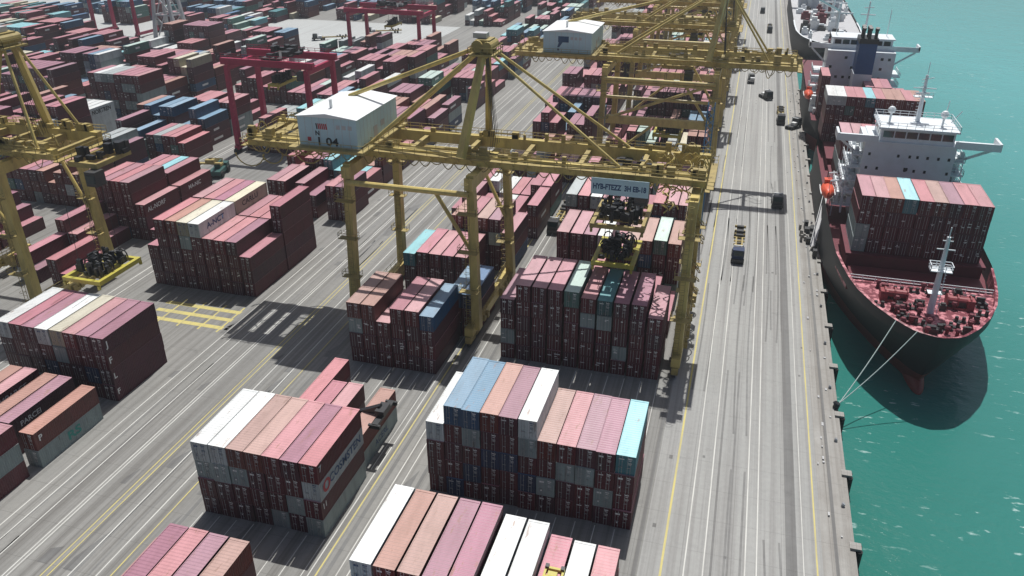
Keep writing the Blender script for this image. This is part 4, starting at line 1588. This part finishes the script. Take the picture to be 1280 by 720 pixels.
def lifeboat(label, x, y, z, L=7.2, w=2.9):
    t = thing('lifeboat', label, 'lifeboat', (x, y, z), 'orange lifeboats')
    b = MB()
    n, k = 10, 12
    vs, fs = [], []
    for i in range(n + 1):
        u = i / n * 2 - 1
        f = max(.06, (1 - abs(u) ** 2.6)) ** .6
        for j in range(k):
            a = 2 * math.pi * j / k
            zz = math.sin(a)
            vs.append((x + w / 2 * f * math.cos(a), y + u * L / 2, z + (1.25 * zz if zz > 0 else 1.35 * zz) * (f * .5 + .5)))
    for i in range(n):
        for j in range(k):
            fs.append((i * k + j, i * k + (j + 1) % k, (i + 1) * k + (j + 1) % k, (i + 1) * k + j))
    fs += [tuple(range(k)), tuple(n * k + j for j in range(k))[::-1]]
    b.add(vs, fs)
    b.build('canopied_body', 'orange', t, t, True)
    c = MB()
    c.box(x - .8, y + 1.2, z + 1.0, x + .8, y + 2.9, z + 1.9)
    c.build('conning_tower', 'orange', t, t)
    c = MB()
    for s in (-1, 1):
        c.tube([(x + s * (w / 2) * .99, y - L * .42, z + .02), (x + s * w * .52, y, z + .02), (x + s * w / 2 * .99, y + L * .42, z + .02)], .12, 5)
    c.build('fender_strip', 'white', t, t)
    return t


def davits(x0, x1, y, z, t):
    for d in (-2.6, 2.6):
        b = MB()
        b.tube([(x1, y + d, z - 4), (x1 - .3, y + d, z + 1.5), (x1 - 1.6, y + d, z + 3.3), (x0, y + d, z + 3.0)], .22, 6)
        b.tube([(x0, y + d, z + 3.0), (x0, y + d, z + 1.0)], .06, 5)
        b.build('davit', 'ship_white', t, t)


lifeboat('orange lifeboat hung beside the white bridge of the near ship', 20.9, 181.8, 12.6)
davits(20.9, 24.0, 181.8, 12.6, S1)
# mooring lines
for k, (p, lab) in enumerate((((29.2, 128.7, 9.9), 'mooring line nearer the quay, from ship bow to bollard'), ((32.0, 125.6, 9.9), 'mooring line from the tip of the bow to the bollard'))):
    q = (20.75, 115.0 + k * .25, .35)
    b = MB()
    b.tube([tuple(Vector(p).lerp(Vector(q), i / 8) - Vector((0, 0, .6 * math.sin(math.pi * i / 8)))) for i in range(9)], .085, 6)
    tag(b.build('mooring_rope', 'rope'), lab, 'mooring rope', 'mooring ropes of the near ship')

# second ship: funnel and bridge towards us
S2 = thing('container_ship', 'ship with dark blue funnel and white bridge wings behind the near ship', 'ship', (35.0, 300, -3.4))
XC2 = 34.0
P2 = lambda nm, mb, m, par=None: mb.build(nm, m, par or S2, S2)
hull('ship', S2, XC2, 362, 254, 27.0, 9.2, 8, m_h='hull')
b = MB()
b.quad((XC2 - 13, 255, 8.55), (XC2 + 13, 255, 8.55), (XC2 + 13, 345, 8.55), (XC2 - 13, 345, 8.55))
P2('main_deck', b, 'deck')
b = MB()
b.box(24.2, 276, 6, 44, 288, 25.4)
s2 = P2('superstructure', b, 'ship_white')
b = MB()
rr = random.Random(31)
for z in (11, 14, 17, 20, 23):
    for k in range(9):
        if rr.random() < .55:
            x = 25.2 + k * 2.1
            b.box(x, 275.95, z, x + .8, 276.02, z + .8)
P2('porthole', b, 'glass', s2)
b = MB()
b.box(18.6, 279, 25.4, 51, 284, 25.9)
for x in (18.6, 50.5):
    b.box(x, 279, 25.9, x + .5, 284, 27.2)
b.box(18.6, 279, 25.9, 51, 279.2, 26.9)
b.bar((24, 280, 21), (19.5, 280, 25.2), .5)
b.bar((44, 280, 21), (50, 280, 25.2), .5)
P2('bridge_wing', b, 'ship_white', s2)
b = MB()
b.box(25.5, 279.5, 25.9, 43, 288, 28.6)
b.box(25, 279, 28.6, 43.5, 288.5, 28.95)
w2 = P2('wheelhouse', b, 'ship_white', s2)
b = MB()
for k in range(7):
    b.box(26 + k * 2.4, 279.42, 26.9, 27.9 + k * 2.4, 279.5, 28.2)
P2('window', b, 'glass', w2)
b = MB()
b.tube([(35, 286, 28.9), (35, 286, 39)], .4, 8, 0, .2)
b.bar((32.8, 286, 35), (37.2, 286, 35), .3)
b.bar((33.6, 286, 37), (36.4, 286, 37.3), .24)
for x in (26.5, 41.5):
    b.tube([(x, 285, 28.9), (x, 285, 37)], .12, 5)
P2('radar_mast', b, 'ship_white', w2)
b = MB()
b.box(31.8, 266.5, 8.6, 37.0, 274, 20.5)
fu = P2('funnel_casing', b, 'ship_white')
b = MB()
b.box(31.9, 266.6, 20.5, 36.9, 273.9, 29.5)
f2 = P2('funnel', b, 'funnel', fu)
b = MB()
b.box(31.7, 266.4, 29.5, 37.1, 274.1, 30.9)
for x, y in ((32.6, 268), (34.4, 268), (36.2, 268), (34.4, 271), (32.8, 271.5)):
    b.tube([(x, y, 30.9), (x, y, 33.2)], .5, 8)
    b.tube([(x, y, 33.2), (x, y - .3, 34.0)], .62, 8)
P2('exhaust_cap', b, 'black', f2)
b = MB()
for z in (12, 15, 18):
    b.box(20.8, 276.5, z, 24.1, 287, z + .2)
    b.rail([(20.8, 276.6, z + .2), (20.8, 287, z + .2)], 1.1, .12, 1.8)
    b.rail([(24, 276.6, z + .2), (20.8, 276.6, z + .2)], 1.1, .12, 1.2)
    b.box(44.1, 276.5, z, 46.5, 287, z + .2)
    b.rail([(46.5, 276.6, z + .2), (46.5, 287, z + .2)], 1.1, .12, 1.8)
P2('balcony_deck', b, 'ship_white', s2)
b = MB()
for k in range(18):
    x, y = rr.uniform(20.5, 23.5), rr.uniform(262, 290)
    b.box(x, y, 8.6, x + rr.uniform(.6, 1.4), y + rr.uniform(.6, 2), 8.6 + rr.uniform(1, 5))
P2('deck_equipment', b, 'ship_white')
lifeboat('orange lifeboat at the side of the ship with the blue funnel', 20.2, 271.5, 12.5)
davits(20.2, 23.2, 271.5, 12.5, S2)

# third ship: bow towards us, white gear on its foredeck
S3 = thing('cargo_ship', 'farthest moored ship, grey deck crowded with white gear', 'ship', (34.5, 440, -3.4))
P3 = lambda nm, mb, m, par=None: mb.build(nm, m, par or S3, S3)
XC3 = 34
h3, out3 = hull('ship', S3, XC3, 370, 560, 29, 10.5, 9)
b = deckmesh(out3, XC3, 9.6, .3, .4, 188, 40)
P3('main_deck', b, 'grey_steel')
b = MB()
o = out3(0, 0, .05, 60, 40)
for sd in (-1, 1):
    for (h0, y0, _), (h1_, y1, _) in zip(o, o[1:]):
        b.quad((XC3 + sd * (h0 + .15), y0, 10.55), (XC3 + sd * (h1_ + .15), y1, 10.55), (XC3 + sd * max(.02, h1_ - .5), y1, 10.6), (XC3 + sd * max(.02, h0 - .5), y0, 10.6))
P3('bulwark', b, 'ship_white')
for k in range(46):
    d = rr.uniform(8, 110)
    hw = max(1, out3(0, 0, d, d + .1, 2)[0][0] - 2.2)
    x, y = XC3 + rr.uniform(-1, 1) * hw, 370 + d
    b = MB()
    a, c_, hh = rr.uniform(1.2, 4.5), rr.uniform(1.2, 5), rr.uniform(.8, 4.5)
    b.box(x - a / 2, y - c_ / 2, 9.6, x + a / 2, y + c_ / 2, 9.6 + hh)
    b.box(x - a / 3, y - c_ / 3, 9.6 + hh, x + a / 4, y + c_ / 4, 9.6 + hh * 1.35)
    P3('deck_house', b, rr.choice(['ship_white', 'ship_white', 'white', 'dark', 'grey_steel', 'deck']))
for y in (392, 424, 462):
    b = MB()
    b.tube([(XC3 + 2, y, 9.6), (XC3 + 2, y, 24)], .9, 10, 0, .6)
    b.bar((XC3 + 2, y, 21), (XC3 - 8, y - 14, 27), .8)
    b.bar((XC3 - 4, y, 20), (XC3 + 8, y, 20), .6)
    P3('deck_crane', b, 'ship_white')
b = MB()
b.box(23, 480, 9.6, 45, 492, 26)
b.box(19, 481, 26, 49, 486, 28.5)
P3('superstructure', b, 'ship_white')

# ------------------------------------------------------------------ quay furniture
random.seed(13)
k = 0
y = 55.5
N_FEND = 0
while y < 340:
    t = thing('quay_fender', 'black rubber fender with pale cap fixed along the quay edge', 'fender', (21.1, y, 0), 'fenders along the quay edge')
    b = MB()
    b.box(20.3, y - .6, -.25, 21.7, y + .6, .1)
    b.build('cap', 'quay', t, t)
    b = MB()
    for d in (-.45, .45):
        b.tube([(21.5, y + d, -.3), (21.5, y + d, -3.0)], .42, 10)
    b.build('rubber_block', 'tyre', t, t)
    y += 14.45
y = 48.3
while y < 330:
    t = thing('mooring_bollard', 'small squat mooring bollard on the quay edge', 'bollard', (20.0, y, 0), 'mooring bollards along the quay edge')
    b = MB()
    b.tube([(20.0, y, 0), (20.0, y, .32)], .24, 10, 0, .18)
    b.build('post', 'galv', t, t)
    b = MB()
    b.tube([(20.0, y, .32), (20.08, y, .46)], .3, 10, 0, .24)
    b.build('head', 'galv', t, t)
    y += 14.45
t = thing('mooring_bollard', 'bollard holding the two mooring ropes of the near ship', 'bollard', (20.6, 115.1, 0))
b = MB()
b.tube([(20.6, 115.1, 0), (20.6, 115.1, .55)], .5, 12, 0, .4)
b.build('post', 'black', t, t)
b = MB()
b.tube([(20.6, 115.1, .55), (20.75, 115.1, .85)], .62, 12, 0, .5)
b.build('head', 'black', t, t)
# rubble of small gear along the coping
b = MB()
rr = random.Random(17)
for k in range(70):
    y = rr.uniform(60, 330)
    x = rr.choice([17.2, 18.0, 19.3]) + rr.uniform(-.2, .2)
    a = rr.uniform(.12, .4)
    b.box(x, y, 0, x + a, y + a * rr.uniform(1, 3), rr.uniform(.05, .25))
tag(b.build('quay_debris', 'galv'), 'small bits of dunnage and gear scattered along the coping', 'debris', kind='stuff')

t = thing('gangway', 'pale gangway with cluttered landing beside the near ship', 'gangway', (19.5, 186, 0))
b = MB()
b.bar((19.4, 176.5, .8), (21.9, 191, 9.6), 1.0, .15)
b.build('walkway', 'grey_steel', t, t)
b = MB()
for dx in (-.5, .5):
    b.rail([(19.4 + dx, 176.5, .85), (21.9 + dx, 191, 9.65)], 1.0, .09, 1.6)
b.build('handrail', 'white', t, t)
for k in range(11):
    b = MB()
    x, y = rr.uniform(17.2, 20), rr.uniform(172, 190)
    b.box(x, y, 0, x + rr.uniform(.4, 1.2), y + rr.uniform(.5, 1.6), rr.uniform(.5, 2.2))
    b.build('equipment_box', 'dark', t, t)
for k in range(7):
    b = MB()
    x, y = rr.uniform(17, 18.6), rr.uniform(181, 189)
    b.tube([(x, y, 0), (x, y, rr.uniform(.8, 1.7))], .3, 8)
    b.build('drum', 'quay', t, t)


# ------------------------------------------------------------------ trucks
def tractor(x, y, label, heading=-1, trailer=True, cabm='black', group='trucks on the quay road', load=None):
    """terminal tractor with chassis trailer, built driving towards -Y, then turned"""
    t = thing('terminal_truck', label, 'truck', (x, y, 0), group, 0 if heading < 0 else math.pi)
    L = lambda nm, mb, m, par=None: mb.build(nm, m, par or t, None)
    b = MB()
    b.box(-1.25, -3.2, .75, 1.25, 3.2, 1.1)
    b.box(-1.2, -3.3, .55, 1.2, -2.9, 1.15)
    L('chassis', b, 'dark')
    b = MB()
    b.add([(-1.25, -3.0, 1.1), (1.25, -3.0, 1.1), (1.25, -.5, 1.1), (-1.25, -.5, 1.1), (-1.2, -2.7, 3.1), (1.2, -2.7, 3.1), (1.2, -.6, 3.1), (-1.2, -.6, 3.1)],
          [(3, 2, 1, 0), (4, 5, 6, 7), (0, 1, 5, 4), (1, 2, 6, 5), (2, 3, 7, 6), (3, 0, 4, 7)])
    c = L('cab', b, cabm)
    b = MB()
    b.add([(-1.0, -2.97, 1.95), (1.0, -2.97, 1.95), (1.0, -2.79, 2.95), (-1.0, -2.79, 2.95)], [(0, 1, 2, 3)])
    b.box(1.235, -2.2, 1.9, 1.26, -.8, 2.8)
    b.box(-1.26, -2.2, 1.9, -1.235, -.8, 2.8)
    L('window', b, 'glass', c)
    b = MB()
    b.box(-1.2, .0, 1.1, .3, 1.6, 2.1)
    b.tube([(.9, -.2, 1.1), (.9, -.2, 3.5)], .14, 8)
    b.box(-1.1, -.45, 3.1, 1.1, -.2, 3.3)
    L('engine_cover', b, 'white')
    for yy in (-2.2, 1.4, 2.6):
        for s in (-1, 1):
            b = MB()
            b.tube([(s * 1.0, yy, .52), (s * 1.38, yy, .52)], .52, 12)
            L('wheel', b, 'tyre')
    if trailer:
        b = MB()
        for s in (-1, 1):
            b.box(s * .65 - .16, 1.8, 1.15, s * .65 + .16, 15.0, 1.5)
        for k in range(7):
            b.box(-1.2, 2.2 + k * 2.1, 1.16, 1.2, 2.5 + k * 2.1, 1.45)
        for yy in (1.9, 14.7):
            b.box(-1.25, yy, 1.2, 1.25, yy + .35, 1.75)
        L('trailer_frame', b, 'ochre')
        for yy in (11.6, 13.0):
            for s in (-1, 1):
                b = MB()
                b.tube([(s * .75, yy, .52), (s * 1.25, yy, .52)], .52, 12)
                L('trailer_wheel', b, 'tyre')
        b = MB()
        for k in range(4):
            b.box(-.8, 8.8 + k * 1.4, 1.5, .8, 9.6 + k * 1.4, 1.9 + (k % 2) * .4)
        L('twist_lock_rack', b, 'dark')
    return t


tractor(3.55, 167.5, 'black truck with white engine cover towing an empty yellowish trailer', -1, True, 'w_navy')
tractor(12.0, 203, 'black tractor without trailer nearest the gangway', -1, False)
tractor(13.6, 281, 'black truck and trailer in the lane nearest the quay edge', -1, True)
tractor(8.6, 313, 'dark tractor parked askew between two lanes under the crane arm', -1, False).rotation_euler.z = R(28)
tractor(2.7, 338, 'dark tractor beneath the far crane arm, beside the yellow line', 1, False)
tractor(9.6, 455, 'dark truck far down the quay road, trailer behind it', -1, True)
tractor(17.6, 276, 'small dark tractor standing on the quay coping', 1, False).rotation_euler.z = R(150)
tractor(-1.5, 395, 'dark tractor close to the crane legs far down the road', -1, False)
tractor(5.4, 520, 'farthest dark tractor on the quay road', -1, False)
tractor(-38.6, 172, 'black truck in the lane left of the quayside row', -1, True, group='trucks in the yard lanes')
tractor(-206, 371, 'dark truck on the pale far paving, trailer empty', -1, True, group='trucks in the yard lanes').rotation_euler.z = R(-60)
tractor(-188, 395, 'dark truck deeper on the pale far paving', -1, True, group='trucks in the yard lanes').rotation_euler.z = R(-65)


def reach_stacker(x, y, rz, label, m='bright_yellow', boom='black', lift=5.0):
    t = thing('reach_stacker', label, 'reach stacker', (x, y, 0), None, rz)
    L = lambda nm, mb, mm, par=None: mb.build(nm, mm, par or t, None)
    b = MB()
    b.box(-1.6, -3.6, .9, 1.6, 3.6, 2.0)
    b.box(-1.7, 2.2, .9, 1.7, 4.2, 2.7)
    L('body', b, m)
    b = MB()
    b.box(-.8, -.6, 2.0, .8, 1.4, 3.9)
    b.box(-.9, -.7, 3.9, .9, 1.5, 4.0)
    L('cab', b, m)
    for yy in (-2.4, 2.6):
        for s in (-1, 1):
            b = MB()
            b.tube([(s * 1.3, yy, .9), (s * 2.1, yy, .9)], .9, 14)
            L('wheel', b, 'tyre')
    b = MB()
    b.bar((0, 3.2, 3.2), (0, -4.6, lift + 3.4), .8, 1.0)
    bo = L('boom', b, boom)
    b = MB()
    b.box(-3.0, -5.2, lift + 2.2, 3.0, -4.3, lift + 2.6)
    b.box(-1.2, -5.4, lift + 2.7, 1.2, -4.0, lift + 3.5)
    for s in (-1, 1):
        b.box(s * 3.0 - .2, -5.6, lift + 1.9, s * 3.0 + .2, -3.8, lift + 2.5)
    L('spreader', b, boom, bo)
    return t


reach_stacker(-48.9, 86.6, R(90), 'yellow reach stacker with black boom behind the lettered stack', lift=3.5)
reach_stacker(-137.6, 184, R(15), 'green lift truck in the lane beside the crimson stacks', 'green_machine', 'ochre', 2.5)
# yellow lifting frame left on a container of the foremost bay
t = thing('lifting_frame', 'yellow lifting frame lying on a maroon container at the photo bottom', 'lifting frame', (-12.9, 60.2, 8.72))
b = MB()
for s in (-1, 1):
    b.box(-12.9 + s * .95 - .12, 58.2, 8.72, -12.9 + s * .95 + .12, 62.2, 9.1)
for yy in (58.2, 60.0, 61.9):
    b.box(-13.73, yy, 8.74, -12.07, yy + .3, 9.08)
b.build('frame', 'bright_yellow', t, t)
b = MB()
b.box(-13.4, 59.2, 9.1, -12.4, 61.0, 9.7)
b.tube([(-13.6, 60.1, 9.5), (-12.2, 60.1, 9.5)], .35, 10)
b.build('sheave_block', 'bright_yellow', t, t)
b = MB()
for dx in (-.85, .85):
    for yy in (58.1, 61.9):
        b.box(-12.9 + dx - .2, yy - .1, 9.08, -12.9 + dx + .2, yy + .4, 9.35)
b.build('twist_lock', 'black', t, t)

# long sheds at the back left
for k, (x, y, lab) in enumerate(((-520, 470, 'long pale roofed shed at the far left corner'), (-470, 560, 'second long pale shed behind the first'), (-600, 410, 'pale shed at the left edge of the yard'))):
    t = thing('warehouse', lab, 'warehouse', (x, y, 0), 'pale sheds beyond the yard')
    b = MB()
    b.box(x - 18, y - 60, 0, x + 18, y + 60, 6)
    b.build('wall', 'far_pave', t, t)
    b = MB()
    b.add([(x - 19, y - 61, 6), (x + 19, y - 61, 6), (x + 19, y + 61, 6), (x - 19, y + 61, 6), (x, y - 61, 8.5), (x, y + 61, 8.5)],
          [(0, 4, 5, 3), (4, 1, 2, 5), (0, 1, 4), (2, 3, 5), (3, 2, 1, 0)])
    b.build('roof', 'roof_pale', t, t)
    b = MB()
    for q in range(8):
        b.box(x + 18, y - 55 + q * 14, 0, x + 18.08, y - 49 + q * 14, 4.5)
    b.build('door', 'dark', t, t)

# ------------------------------------------------------------------ haze
b = MB()
b.box(-1200, -60, -12, 900, 1400, 84)
hz = b.build('haze', 'white')
m = bpy.data.materials.new('haze_air')
m.use_nodes = True
nt = m.node_tree
nt.nodes.clear()
out = nt.nodes.new('ShaderNodeOutputMaterial')
pv = nt.nodes.new('ShaderNodeVolumePrincipled')
pv.inputs['Color'].default_value = (.86, .93, .97, 1)
pv.inputs['Density'].default_value = .0002
pv.inputs['Anisotropy'].default_value = .2
nt.links.new(pv.outputs[0], out.inputs['Volume'])
hz.data.materials.clear()
hz.data.materials.append(m)
tag(hz, kind='stuff')

# ------------------------------------------------------------------ light
SUN = Vector((-.025, .43, .905)).normalized()
w = bpy.data.worlds.new('World')
scene.world = w
w.use_nodes = True
nt = w.node_tree
bg = nt.nodes['Background']
sky = nt.nodes.new('ShaderNodeTexSky')
sky.sky_type = 'NISHITA'
sky.sun_disc = False
sky.sun_elevation = math.asin(SUN.z)
sky.sun_rotation = math.atan2(SUN.x, SUN.y)
sky.air_density = 1.0
sky.dust_density = 3.2
nt.links.new(sky.outputs[0], bg.inputs[0])
bg.inputs[1].default_value = .062
sd = bpy.data.lights.new('sun', 'SUN')
sd.energy = 4.2
sd.angle = R(.5)
sd.color = (1, .98, .945)
so = bpy.data.objects.new('sun', sd)
COL.objects.link(so)
so.rotation_euler = SUN.to_track_quat('Z', 'Y').to_euler()
so.location = (0, 100, 300)

scene.view_settings.view_transform = 'Standard'
scene.view_settings.look = 'None'
scene.view_settings.exposure = 0
scene.view_settings.gamma = 1
scene.render.engine = 'CYCLES'
cy = scene.cycles
cy.use_denoising = True
cy.max_bounces = 6
cy.diffuse_bounces = 2
cy.glossy_bounces = 2
cy.volume_bounces = 0
cy.volume_max_steps = 64
cy.use_adaptive_sampling = True
cy.sample_clamp_indirect = 4
